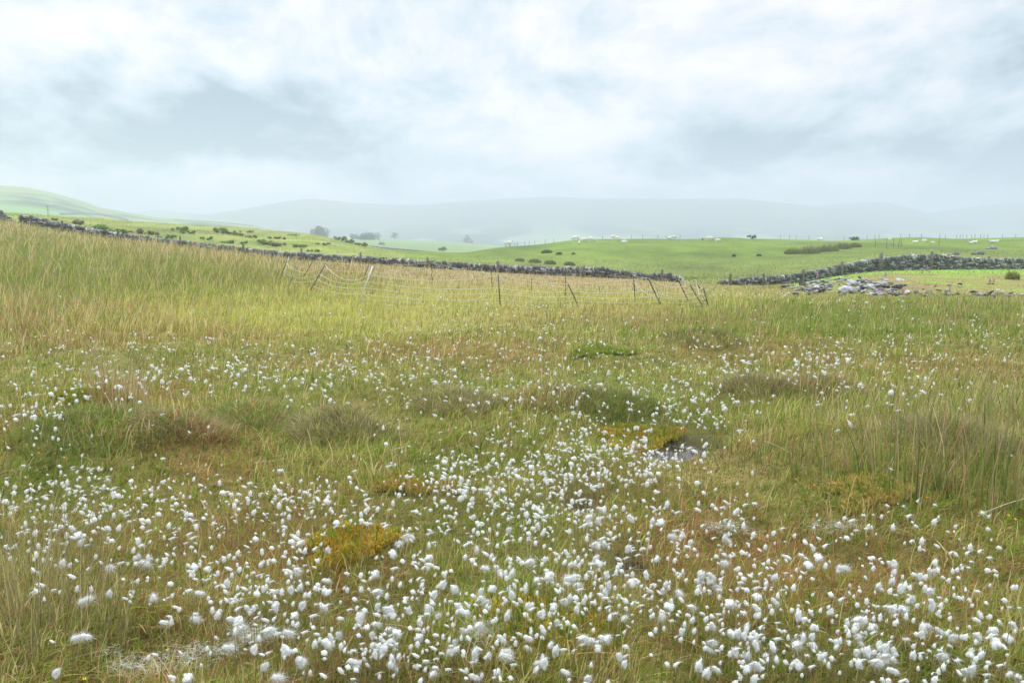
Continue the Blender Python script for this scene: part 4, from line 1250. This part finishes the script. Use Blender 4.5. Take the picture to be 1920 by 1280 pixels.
for k, (px, py, s, tn, lb) in enumerate([(1863, 465, 1.5, 0.26, 'pale squarish boulder highest on the rocky outcrop beyond the wall'), (1852, 466, 0.8, 0.26, 'smaller pale boulder beside the squarish one beyond the wall'), (1838, 475, 1.4, 0.22, 'flat grey boulder lowest on the outcrop beyond the wall'),
                                         (1826, 476, 1.0, 0.17, 'dark grey boulder at the left end of the outcrop beyond the wall'), (1793, 476, 1.1, 0.20, 'low grey boulder peeping over the wall coping'), (1780, 478, 0.8, 0.24, 'small pale boulder peeping over the wall coping')]):
    boulder(px, py, s * 0.62, tn, lb, 20 + k, 0.65, 'boulders beyond the wall')
p = P1(1898, 524)
clump('rush_clump', p[0], p[1], 500, 0.32, 0.35, 0.62, RCOL, [3, 2, 1, 1, 3], 0.05, 0.5, 0.02, 'bushy dark rush clump on the mossy bank in front of the wall', 'rush clump', None)

# foxgloves
M_fox = leaf_mat('foxglove_bells', 0.25, 0.6, 0.2, col=(0.72, 0.32, 0.58))
M_foxleaf = leaf_mat('foxglove_leaves', 0.25, 0.6, 0.2, col=(0.16, 0.24, 0.08))
def foxglove_parts(seed):
    g = np.random.default_rng(seed)
    V, Fq = tube_np([(0, 0, 0), (0.01, 0, 0.5), (0.02, 0, 1.0)], [0.010, 0.008, 0.004], 5)
    stem = mesh_np('stem', V, Fq, M_foxleaf)
    Vs, Ts, off = [], [], 0
    for k in range(34):
        z = 0.42 + 0.56 * k / 34
        a = g.random() * 6.28
        r = 0.05 * (1.15 - k / 40)
        c = np.array([math.cos(a) * r + 0.015, math.sin(a) * r, z])
        v, t = ICO[1]
        W = v * np.array([0.028, 0.028, 0.040]) * (1.2 - k / 50) + c - np.array([0, 0, 0.01])
        Vs.append(W); Ts.append(t + off); off += len(W)
    bells = mesh_np('bells', np.concatenate(Vs), np.concatenate(Ts), M_fox)
    n = 14
    a = g.random(n) * 6.28
    v, f, c = blades(np.zeros(n), np.zeros(n), np.zeros(n), 0.2 + 0.15 * g.random(n), np.full(n, 0.05), np.tile([[0.12, 0.2, 0.06]], (n, 1)), np.tile([[0.18, 0.26, 0.1]], (n, 1)), np.full(n, 1.0), a, a + 1.57)
    return stem, bells, mesh_np('leaves', v, f, M_grass, c)
fxp = [foxglove_parts(k) for k in range(3)]
FX = [(1531.5, 528, 13, 'tallest pink foxglove on the left shoulder of the rubble heap'), (1566, 517, 9, 'left one of two foxgloves at the foot of the rising wall'), (1572, 514, 10, 'right one of two foxgloves at the foot of the rising wall'),
      (1738, 508, 9, 'bright foxglove in the green strip below the wall, tallest there'), (1729, 512, 8, 'foxglove just left of the tallest one below the wall'), (1743, 511, 6, 'short foxglove just right of the tallest one below the wall'),
      (1660, 517, 6, 'lone small foxglove at the top edge of the mossy bank'), (1779, 503, 4, 'faint tiny foxglove beside the right timber post'), (1647, 550, 9, 'foxglove growing in front of the rubble heap'),
      (1692, 551, 9, 'foxglove at the right foot of the rubble heap'), (1855, 533, 9, 'left of the twin foxgloves on the mossy bank'), (1862, 533, 9, 'right of the twin foxgloves on the mossy bank'), (1780, 546, 7, 'foxglove among stones of the low strip')]
for k, (px, py, hp_, lab) in enumerate(FX):
    p = P1(px, py)
    root = empty('foxglove', p)
    tag(root, lab, 'foxglove', 'pink foxgloves by the rubble')
    hgt = hp_ * p[1] / F * 1.25
    root.scale = (1.25 * hgt ** .3, 1.25 * hgt ** .3, hgt * 1.05)
    for me, nm in zip(fxp[k % 3], ('stem', 'bells', 'leaves')):
        obj(nm, me, root)

# ------------------------------------------------------------------ trees and shrubs
def foliage_np(blobs, n, leaf, cols, seed, sparse=0.0):
    g = np.random.default_rng(seed)
    bl = np.array(blobs, float)
    wt = bl[:, 3] ** 2
    k = g.choice(len(bl), n, p=wt / wt.sum())
    d = g.normal(0, 1, (n, 3))
    d /= np.linalg.norm(d, axis=1, keepdims=True)
    rr = bl[k, 3] * (0.50 + 0.5 * g.random(n) ** 0.6 + 0.45 * g.random(n) ** 5)
    c = bl[k, :3] + d * rr[:, None] * np.array([1, 1, 0.8])
    u = g.normal(0, 1, (n, 3)); u /= np.linalg.norm(u, axis=1, keepdims=True)
    w = np.cross(u, g.normal(0, 1, (n, 3))); w /= np.linalg.norm(w, axis=1, keepdims=True)
    s = leaf * (0.6 + 0.8 * g.random((n, 1)))
    V = np.stack([c - u * s, c + w * s * .6, c + u * s, c - w * s * .6], 1).reshape(-1, 3)
    cols = np.array(cols)
    cc = cols[g.integers(0, len(cols), n)] * (0.7 + 0.6 * g.random((n, 1)))
    bt = 0.75 + 0.5 * g.random(len(bl))
    cc = cc * bt[k][:, None]
    return V, np.arange(n * 4).reshape(-1, 4), np.repeat(cc, 4, 0)

def tree(px, ybase, ytop, wpx, d, label, cols, seed, zground=None, blobs=None, n=3500):
    b = at_depth(px, ybase, d)
    Ht = (ybase - ytop) * d / F
    Wt_ = wpx * d / F
    g = np.random.default_rng(seed)
    root = empty('tree', b)
    tag(root, label, 'tree', 'hazy trees in the valley')
    th = Ht * 0.35
    paths = [([(0, 0, -1.5), (0.05 * Ht * g.normal(0, .5), 0, th), (0.03 * Ht, 0, Ht * 0.7)], [0.05 * Ht, 0.035 * Ht, 0.012 * Ht])]
    for k in range(6):
        a = k * 1.05 + g.random() * 0.5
        paths.append(([(0, 0, th * (0.8 + .1 * k)), (math.cos(a) * Wt_ * .2, math.sin(a) * Wt_ * .2, th * 1.3 + Ht * .1), (math.cos(a) * Wt_ * .4, math.sin(a) * Wt_ * .4, Ht * (.5 + .3 * g.random()))], [0.022 * Ht, 0.014 * Ht, 0.005 * Ht]))
    Vs, Qs, Ts, off = [], [], [], 0
    for pts, rad in paths:
        V, (q, t) = tube_np(pts, rad, 6)
        Vs.append(V); Qs.append(q + off); Ts.append(t + off); off += len(V)
    obj('trunk', mesh_np('trunk', np.concatenate(Vs), [np.concatenate(Qs), np.concatenate(Ts)], M_bark, smooth=True), root)
    if blobs is None:
        blobs = []
        for k in range(16):
            a = g.random() * 6.28
            r = math.sqrt(g.random()) * Wt_ * 0.36
            zz = Ht * (0.30 + 0.52 * g.random())
            blobs.append((math.cos(a) * r, math.sin(a) * r, zz, Wt_ * (0.10 + 0.09 * g.random()) * (1.2 - 0.5 * abs(zz / Ht - 0.5))))
        blobs.append((0, 0, Ht * 0.82, Wt_ * 0.16))
    else:
        blobs = [(a * Wt_, bb * Wt_, c * Ht, r * Wt_) for a, bb, c, r in blobs]
    V, Fq, C = foliage_np(blobs, n, 0.035 * Ht, cols, seed)
    obj('crown', mesh_np('crown', V, Fq, M_leaf, C), root)
TC = [(0.055, 0.10, 0.03), (0.08, 0.13, 0.04), (0.045, 0.085, 0.035)]
tree(598, 454, 425, 42, 540, 'rounded tree top showing over the brow of the bracken slope', TC, 1)
tree(692, 461, 436.5, 38, 560, 'large dense round tree in the hazy valley, the darkest of them', TC, 2)
tree(668, 459, 439, 28, 600, 'lighter spreading tree touching the large dense one', [(0.08, 0.14, 0.05), (0.10, 0.16, 0.05)], 3)
tree(708, 449, 435, 17, 900, 'very faint tree in haze just behind the large dense one', TC, 4, n=1500)
tree(740, 449, 436, 17, 760, 'faint compact tree standing alone on the pale field skyline', TC, 5, n=1500)
tree(876, 456, 440, 24, 720, 'small faint lopsided tree at the far end of the pale field', TC, 6, n=1200, blobs=[(0, 0, .75, .16), (.05, 0, .55, .14), (-.15, 0, .3, .2), (.1, 0, .25, .25), (.35, 0, .15, .15), (-.02, 0, .9, .08)])
tree(719, 463, 452, 12, 400, 'thin half bare small tree right of the large dense one', [(0.10, 0.12, 0.06)], 7, n=350)
tree(713, 462, 451, 9, 400, 'tiny sparse sapling close to the large dense tree', [(0.10, 0.13, 0.06)], 8, n=250)

def shrub(px, py, wpx, hpx, label, cols, seed, d=None, n=700, grp='shrubs on the bracken slope'):
    b = P1(px, py) if d is None else at_depth(px, py, d)
    W_, H_ = wpx * b[1] / F, hpx * b[1] / F
    g = np.random.default_rng(seed)
    root = empty('shrub', b)
    tag(root, label, 'shrub', grp)
    blobs = [((g.random() - .5) * W_ * .8, (g.random() - .5) * W_ * .4, H_ * (0.2 + .5 * g.random()), min(H_ * .4, W_ * .3) * (0.6 + .6 * g.random())) for k in range(9)]
    V, Fq, C = foliage_np(blobs, n, 0.05 + 0.06 * H_, cols, seed)
    obj('foliage', mesh_np('foliage', V, Fq, M_leaf, C), root)
    Vs, Qs, Ts, off = [], [], [], 0
    for k in range(5):
        e = blobs[k]
        V, (q, t) = tube_np([(e[0] * .3, e[1] * .3, -0.2), (e[0] * .7, e[1] * .7, e[2] * .6), (e[0], e[1], e[2])], [0.05, 0.035, 0.015], 5)
        Vs.append(V); Qs.append(q + off); Ts.append(t + off); off += len(V)
    obj('stems', mesh_np('stems', np.concatenate(Vs), [np.concatenate(Qs), np.concatenate(Ts)], M_bark), root)
GC, DC, BC = [(0.26, 0.40, 0.07), (0.20, 0.32, 0.06), (0.31, 0.42, 0.09)], [(0.14, 0.21, 0.06), (0.21, 0.27, 0.08), (0.25, 0.21, 0.12)], [(0.31, 0.27, 0.15), (0.23, 0.27, 0.10), (0.36, 0.29, 0.18)]
SH = [(103, 414, 8, 6, 'tiny dark gorse bush nearest the utility pole', DC), (147, 421, 15, 11, 'rounded olive gorse bush above the wall post', BC), (200, 432, 44, 13, 'broad green gorse thicket along the wall', GC), (225, 437, 36, 10, 'low green gorse patch at the right of the broad thicket', GC),
      (262, 438, 36, 12, 'brownish leafless gorse bush beside the thicket', BC), (287, 440, 24, 7, 'low grey gorse patch at the wall', BC), (335, 434, 46, 11, 'wide low green gorse bush in mid slope', GC), (352, 438, 34, 7, 'low fern patch under the wide gorse bush', GC),
      (413, 437, 20, 12, 'dark twiggy gorse bush highest in mid slope', DC), (434, 440, 18, 8, 'dark gorse bush right of the twiggy one', DC), (448, 442, 14, 7, 'small dark gorse bush third in a row with the twiggy one', DC), (470, 446, 20, 6, 'low dark gorse patch at the row end', DC),
      (505, 459, 50, 12, 'long green and brown gorse thicket just behind the wall', GC + BC), (520, 462, 34, 9, 'brown heathery patch below the long thicket', BC), (550, 442, 24, 4, 'flat green patch near the brow of the slope', GC), (636, 451, 28, 9, 'dark gorse clump on the brow, left of three', DC),
      (656, 456, 16, 9, 'dark gorse clump on the brow, middle of three', DC), (676, 461, 22, 8, 'dark gorse clump on the brow, right of three', DC), (240, 447, 40, 8, 'low bright fern patch at the wall under the broad thicket', GC), (310, 447, 40, 8, 'low bright fern patch at the wall left of the wide gorse bush', GC), (383, 449, 42, 7, 'low fern patch right of the wide gorse bush', GC), (440, 457, 46, 8, 'long low fern patch below the row of dark gorse', GC), (560, 464, 42, 7, 'low fern patch right of the long thicket', GC), (602, 459, 36, 6, 'flat fern patch under the left brow clump', GC), (585, 472, 40, 6, 'flat fern patch close to the wall below the brow', GC), (172, 430, 26, 7, 'small fern patch left of the broad thicket', GC), (462, 436, 30, 5, 'thin brown heather patch above the row of dark gorse', BC), (522, 448, 36, 6, 'thin brown heather patch above the long thicket', BC), (139, 404, 7, 9, 'bare twiggy shrub on the skyline below the hill', BC), (155, 405, 8, 9, 'second bare twiggy shrub beside the first on the skyline', BC)]
for k, (px, py, w, h, lab, cc) in enumerate(SH):
    shrub(px, py, w * 1.2, h * 0.82, lab, cc if cc is not DC else DC + GC[:2], 200 + k, n=1200 if w > 30 else 600)
shrub(830, 471, 16, 8.5, 'single dark bush standing in the hazy valley gap', TC, 260, d=300, grp='valley bushes')
shrub(1409, 446, 18, 5.5, 'dark dense shrub on the pasture skyline, left one of two', DC, 261, d=138, grp='skyline shrubs')
shrub(1601, 451, 17, 7, 'dark dense shrub on the pasture skyline at the end of the rush bed', DC, 262, d=136, grp='skyline shrubs')
for k, (px, py, w, h, lab) in enumerate([(1485, 476, 24, 12, 'left end clump of the brown rush bed on the pasture'), (1515, 475, 36, 15, 'second clump of the brown rush bed on the pasture'), (1550, 471, 34, 15, 'third clump of the brown rush bed on the pasture'), (1580, 466, 26, 12, 'fourth clump of the brown rush bed on the pasture'),
                                         (1603, 463, 20, 9, 'right end clump of the brown rush bed on the pasture'), (1025, 474, 18, 8, 'dark green rush clump alone on the near pasture slope'), (1048, 477, 10, 6, 'brown rush clump beside the lone dark green one'), (1075, 477, 6, 5, 'tiny brown rush clump on the near slope'),
                                         (975, 490, 16, 8, 'brown rush clump just behind the wall, first of four'), (1003, 492, 20, 9, 'brown rush clump just behind the wall, second of four'), (1032, 495, 18, 10, 'brown rush clump just behind the wall, third of four'), (1068, 497, 18, 9, 'brown rush clump just behind the wall, fourth of four'),
                                         (1376, 481, 6, 6, 'small dark rush clump on the pasture above the wall gap'), (1423, 480, 8, 5, 'small brown rush clump right of the small dark one')]):
    p = P1(px, py)
    sc = p[1] / F
    dark = 'dark' in lab
    clump('rush_clump', p[0], p[1], 420, w * sc * 0.6, h * sc * 0.6, h * sc * (1.3 if 'bed' in lab else 1.0), [(0.09, 0.15, 0.05), (0.14, 0.18, 0.06)] if dark else [(0.28, 0.25, 0.11), (0.17, 0.22, 0.07), (0.31, 0.23, 0.12)], [1, 1] if dark else [1, 1.8, 0.5], 0.05, 0.5, 0.07, lab, 'rush clump', 'rush clumps on the far pasture')

# ------------------------------------------------------------------ sheep
def skin_mesh(name, pts, edges, radii, mats, subs=2):
    me = bpy.data.meshes.new(name + '_skeleton')
    me.from_pydata([tuple(p) for p in pts], edges, [])
    o = bpy.data.objects.new(name + '_skeleton', me)
    COL.objects.link(o)
    o.modifiers.new('skin', 'SKIN')
    sk = me.skin_vertices[0].data
    for i, r in enumerate(radii):
        sk[i].radius = r if isinstance(r, tuple) else (r, r)
    sk[0].use_root = True
    m = o.modifiers.new('sub', 'SUBSURF')
    m.levels = m.render_levels = subs
    dg = bpy.context.evaluated_depsgraph_get()
    out = bpy.data.meshes.new_from_object(o.evaluated_get(dg))
    out.name = name
    bpy.data.objects.remove(o)
    out.materials.clear()
    for m in mats:
        out.materials.append(m)
    return out
def sheep_mesh(pose, wool, face):
    # body along +x, head at +x, feet at z=0, length about 1.15
    if pose == 'lying':
        z = 0.27
        pts = [(-0.1, 0, z), (-0.38, 0, z - .01), (-0.52, 0, z - .02), (0.2, 0, z + .02), (0.42, 0, z + .06), (0.56, 0, z + .26), (0.66, 0, z + .30), (0.80, 0, z + .24)]
        rad = [0.27, 0.26, 0.12, 0.27, 0.20, 0.12, 0.095, 0.055]
        ed = [(0, 1), (1, 2), (0, 3), (3, 4), (4, 5), (5, 6), (6, 7)]
        legs = [(-0.3, .17), (-0.3, -.17), (0.3, .15), (0.3, -.15)]
        for lx, ly in legs:
            i = len(pts)
            pts += [(lx, ly, 0.12), (lx + .18, ly * 1.3, 0.05)]
            rad += [0.08, 0.04]
            ed += [((1 if lx < 0 else 3), i), (i, i + 1)]
    else:
        z = 0.60
        pts = [(-0.05, 0, z), (-0.36, 0, z), (-0.52, 0, z - .02), (0.22, 0, z), (0.40, 0, z + .04)]
        rad = [0.25, 0.245, 0.13, 0.25, 0.18]
        ed = [(0, 1), (1, 2), (0, 3), (3, 4)]
        if pose == 'grazing':
            pts += [(0.56, 0, z - .12), (0.66, 0, z - .30), (0.72, 0, z - .50)]
        else:
            pts += [(0.53, 0, z + .20), (0.62, 0, z + .28), (0.77, 0, z + .22)]
        rad += [0.115, 0.085, 0.05]
        ed += [(4, 5), (5, 6), (6, 7)]
        for lx, ly, back in ((-0.36, .13, 1), (-0.36, -.13, 1), (0.24, .12, 0), (0.24, -.12, 0)):
            i = len(pts)
            kx = lx - 0.07 if back else lx + 0.01
            pts += [(lx, ly, 0.40), (kx, ly, 0.22), (lx + 0.0, ly, 0.02)]
            rad += [0.085, 0.042, 0.035]
            ed += [((1 if back else 3), i), (i, i + 1), (i + 1, i + 2)]
    # ears and tail
    hi = 6
    for s in (-1, 1):
        i = len(pts)
        h = pts[hi]
        pts.append((h[0] - 0.03, s * 0.16, h[2] + 0.03)); rad.append(0.028); ed.append((hi, i))
    i = len(pts)
    pts.append((-0.60, 0, pts[2][2] - 0.16)); rad.append(0.05); ed.append((2, i))
    me = skin_mesh('sheep', pts, ed, rad, [wool, face])
    headx = pts[5][0]
    for p in me.polygons:
        c = p.center
        f_ = c.x > headx - 0.02 and (pose != 'grazing' or c.z < 0.48) or (pose != 'lying' and c.z < 0.27)
        p.material_index = 1 if f_ else 0
        p.use_smooth = True
    g = np.random.default_rng(5)
    for v in me.vertices:
        if v.co.x < headx - 0.03 and v.co.z > 0.3:
            v.co += v.co.normalized() * 0.02 * math.sin(v.co.x * 31 + v.co.y * 23) * math.cos(v.co.z * 27)
    return me
SM = {(p, c): sheep_mesh(p, M_wool if c == 'w' else M_darkwool, M_face if c == 'w' else M_darkface) for p in ('standing', 'grazing', 'lying') for c in ('w',)}
SM[('standing', 'd')] = sheep_mesh('standing', M_darkwool, M_darkface)
SM[('grazing', 'm')] = sheep_mesh('grazing', M_wool, M_darkface)
# px, feet py, length px, pose, colour, heading (0 = right, 180 = left), label
for (px, py, L, pose, cl, hd, lab) in [
    (953, 458.5, 14, 'standing', 'w', 20, 'white sheep standing at the far left end of the pasture'), (1079, 451.5, 12, 'grazing', 'w', 200, 'white sheep highest in the cluster of four left of centre'),
    (1086, 458.5, 8, 'standing', 'w', 75, 'white lamb standing lowest in the cluster of four'), (1095, 454, 10.5, 'grazing', 'w', 10, 'white sheep in the middle of the cluster of four'),
    (1107, 454.5, 13, 'grazing', 'w', 0, 'white sheep at the right of the cluster of four'), (1150.5, 448, 11, 'standing', 'w', 60, 'white sheep on the skyline with a lamb at its side'),
    (1157.5, 450.8, 9, 'grazing', 'w', 0, 'lamb beside the skyline sheep'), (1170.5, 458.5, 10.5, 'grazing', 'w', 180, 'lone white lamb lower on the slope than the skyline pair'),
    (1255, 447, 10, 'lying', 'w', 180, 'white sheep lying on the skyline beside a dark faced one'), (1262, 447.2, 9, 'grazing', 'm', 0, 'dark faced sheep on the skyline'),
    (1317.5, 450.8, 5, 'standing', 'd', 90, 'small black lamb standing alone on the pasture'), (1330, 452.5, 12.5, 'grazing', 'w', 0, 'large white sheep grazing right of the black lamb'),
    (1345.5, 455, 9.5, 'grazing', 'w', 0, 'white lamb grazing right of the large sheep'), (1537, 450.5, 11, 'lying', 'w', 20, 'white sheep lying on the skyline above the rush bed'),
    (1668, 452.5, 8, 'standing', 'w', 80, 'white sheep seen end on by the skyline stakes'), (1716, 456, 10, 'lying', 'w', 0, 'white sheep lying left of two standing ones above the wall'),
    (1733, 456, 10, 'grazing', 'w', 10, 'white sheep grazing in the middle of three above the wall'), (1748.5, 456.5, 8, 'lying', 'w', 180, 'white lamb lying right of the grazing sheep above the wall'),
    (1820, 457, 9, 'lying', 'w', 180, 'white sheep lying in front of another near the photo edge'), (1827, 456, 10, 'lying', 'w', 10, 'white sheep lying just behind another near the photo edge'),
    (1859, 455, 10, 'lying', 'w', 180, 'white sheep lying left of a pair nearest the photo edge'), (1867, 455, 10, 'lying', 'w', 0, 'white sheep lying right of a pair nearest the photo edge')]:
    p = P1(px, py)
    if p[1] > 150:
        p = at_depth(px, py, 138.0)
        p[2] = float(H(p[:1], p[1:2])[0])
    sc = L * p[1] / F / 1.08
    o = obj('sheep', SM[(pose, cl)], None, p)
    o.scale = (sc, sc * 1.05, sc)
    o.rotation_euler = (0, 0, R(hd))
    tag(o, lab, 'sheep', 'sheep on the far pasture')

# ------------------------------------------------------------------ haze
M_haze, nt, nd, ln = new_mat('haze_air')
out = N(nd, 'ShaderNodeOutputMaterial')
pv = N(nd, 'ShaderNodeVolumePrincipled')
pv.inputs['Color'].default_value = (0.775, 0.807, 0.950, 1)
pv.inputs['Density'].default_value = 0.00102
pv.inputs['Anisotropy'].default_value = 0.45
ln.new(pv.outputs[0], out.inputs['Volume'])
zmin = float(min(Z.min(), -27.0)) - 4.0
bx = np.array([[x, y, z] for x in (-6200, 6200) for y in (-400, 4400) for z in (zmin, 132.0)])
hz = obj('haze', mesh_np('haze', bx, np.array([[0, 1, 3, 2], [4, 6, 7, 5], [0, 4, 5, 1], [2, 3, 7, 6], [0, 2, 6, 4], [1, 5, 7, 3]]), M_haze))
tag(hz, kind='stuff')

# ------------------------------------------------------------------ sky
SUN_EL, SUN_AZ = R(58), R(-25)           # azimuth from +Y towards +X
world = bpy.data.worlds.new('World')
scene.world = world
world.use_nodes = True
nt = world.node_tree
nd, ln = nt.nodes, nt.links
nd.clear()
def val(x):
    return x
def M_(op, a, b=None, c=None, clamp=False):
    n = N(nd, 'ShaderNodeMath', operation=op, use_clamp=clamp)
    for i, q in enumerate((a, b, c)):
        if q is None:
            continue
        if isinstance(q, (int, float)):
            n.inputs[i].default_value = q
        else:
            ln.new(q, n.inputs[i])
    return n.outputs[0]
tc = N(nd, 'ShaderNodeTexCoord')
sep = N(nd, 'ShaderNodeSeparateXYZ')
ln.new(tc.outputs['Generated'], sep.inputs[0])
dx, dy, dz = sep.outputs
ay = M_('MAXIMUM', dy, 0.06)
az_ = M_('DIVIDE', dx, ay)              # bearing
el = M_('DIVIDE', dz, ay)               # slope above the horizon, looking north
up = M_('MAXIMUM', dz, 0.0)
den = M_('ADD', up, 0.30)
cx_, cy_ = M_('DIVIDE', dx, den), M_('DIVIDE', dy, den)
comb = N(nd, 'ShaderNodeCombineXYZ')
ln.new(cx_, comb.inputs[0]); ln.new(cy_, comb.inputs[1])
def noise(scale, detail, dist, seed, rough=0.55, sx=1.0, sy=1.0, rot=0.0):
    mp = N(nd, 'ShaderNodeMapping')
    mp.inputs['Location'].default_value = (seed * 3.1, seed * 1.7, seed)
    mp.inputs['Rotation'].default_value = (0, 0, rot)
    mp.inputs['Scale'].default_value = (sx, sy, 1)
    ln.new(comb.outputs[0], mp.inputs[0])
    nz = N(nd, 'ShaderNodeTexNoise')
    nz.inputs['Scale'].default_value = scale
    nz.inputs['Detail'].default_value = detail
    nz.inputs['Roughness'].default_value = rough
    nz.inputs['Distortion'].default_value = dist
    ln.new(mp.outputs[0], nz.inputs['Vector'])
    return nz.outputs['Fac']
n1 = noise(1.0, 5, 0.35, 2.0, 0.5, 1.0, 0.75, 0.2)
n2 = noise(2.7, 9, 0.3, 5.0, 0.62, 1.0, 0.70, 0.3)
n3 = noise(7.0, 6, 0.2, 8.0, 0.6, 1.0, 0.75, 0.2)
cov = M_('ADD', M_('MULTIPLY', M_('SUBTRACT', n1, 0.5), 2.0), M_('MULTIPLY', M_('SUBTRACT', n2, 0.5), 2.1))
cov = M_('ADD', cov, M_('MULTIPLY', M_('SUBTRACT', n3, 0.5), 0.5))
cov = M_('ADD', cov, 0.485)
# large banks of cloud: photo px, py of the centre, widths, strength (+ bright, - dark)
for (px, py, sx, sy, k) in [(1780, 60, 260, 70, -0.22), (330, 240, 350, 80, -0.28), (60, 270, 260, 70, -0.25), (900, 60, 260, 120, 0.40), (1010, 230, 210, 75, 0.22), (80, 40, 220, 60, 0.30), (560, 130, 200, 40, 0.16), (1500, 260, 300, 55, -0.30), (1760, 300, 240, 40, -0.28),
                            (1480, 85, 220, 50, -0.14), (1780, 120, 260, 80, -0.14), (1300, 130, 160, 22, 0.16), (1060, 150, 90, 28, -0.20), (640, 300, 300, 40, -0.12), (960, 345, 1100, 30, 0.20), (1400, 160, 60, 25, -0.12), (420, 285, 120, 22, -0.12)]:
    a0, e0 = ray(px, py)
    u = M_('DIVIDE', M_('SUBTRACT', az_, float(a0)), sx / F)
    w = M_('DIVIDE', M_('SUBTRACT', el, float(e0)), sy / F)
    q = M_('ADD', M_('MULTIPLY', u, u), M_('MULTIPLY', w, w))
    e = M_('POWER', 2.718, M_('MULTIPLY', q, -1.0))
    e = M_('MULTIPLY', e, M_('GREATER_THAN', dy, 0.06))
    cov = M_('ADD', cov, M_('MULTIPLY', e, k))
cov = M_('ADD', cov, 0.0, clamp=True)
cr = N(nd, 'ShaderNodeValToRGB')
e_ = cr.color_ramp.elements
e_[0].position, e_[0].color = 0.10, (0.09, 0.185, 0.215, 1)
e_[1].position, e_[1].color = 0.90, (0.735, 0.685, 0.67, 1)
for p_, c_ in ((0.42, (0.38, 0.455, 0.485, 1)), (0.70, (0.635, 0.61, 0.625, 1))):
    q = e_.new(p_); q.color = c_
ln.new(cov, cr.inputs[0])
ramp = N(nd, 'ShaderNodeMapRange', interpolation_type='SMOOTHSTEP')  # added boost: sky above the view brightened to light the ground
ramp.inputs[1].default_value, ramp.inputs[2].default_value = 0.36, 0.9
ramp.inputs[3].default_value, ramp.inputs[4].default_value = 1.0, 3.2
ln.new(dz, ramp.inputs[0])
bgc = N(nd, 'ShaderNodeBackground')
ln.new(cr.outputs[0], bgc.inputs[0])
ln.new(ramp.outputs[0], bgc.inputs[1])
sky = N(nd, 'ShaderNodeTexSky', sky_type='NISHITA')
sky.sun_disc = False
sky.sun_elevation, sky.sun_rotation = SUN_EL, SUN_AZ
bgs = N(nd, 'ShaderNodeBackground')
ln.new(sky.outputs[0], bgs.inputs[0])
bgs.inputs[1].default_value = 0.1
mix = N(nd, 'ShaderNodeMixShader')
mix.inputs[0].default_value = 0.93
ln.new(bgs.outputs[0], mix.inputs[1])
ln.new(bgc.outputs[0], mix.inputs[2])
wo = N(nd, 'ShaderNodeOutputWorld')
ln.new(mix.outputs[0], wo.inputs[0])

sun = bpy.data.lights.new('sun', 'SUN')
sun.energy = 1.8
sun.angle = R(14)
sun.color = (1.0, 0.97, 0.92)
so = link(bpy.data.objects.new('sun', sun))
dirv = Vector((math.sin(SUN_AZ) * math.cos(SUN_EL), math.cos(SUN_AZ) * math.cos(SUN_EL), math.sin(SUN_EL)))
so.rotation_euler = dirv.to_track_quat('Z', 'Y').to_euler()

# ------------------------------------------------------------------ camera and render settings
cam = bpy.data.cameras.new('camera')
cam.lens, cam.sensor_width = 28, 36
cam.clip_start, cam.clip_end = 0.05, 20000
co = link(bpy.data.objects.new('camera', cam))
co.location = (0, 0, EYE)
co.rotation_euler = (math.pi / 2 - TH, 0, 0)
scene.camera = co
vs = scene.view_settings
vs.view_transform, vs.look, vs.exposure, vs.gamma = 'Standard', 'None', 0.66, 1.0
vs.use_curve_mapping = False
cy = scene.cycles
cy.max_bounces, cy.diffuse_bounces, cy.glossy_bounces, cy.transmission_bounces, cy.volume_bounces = 6, 3, 2, 4, 2
cy.transparent_max_bounces = 8
cy.use_denoising = True
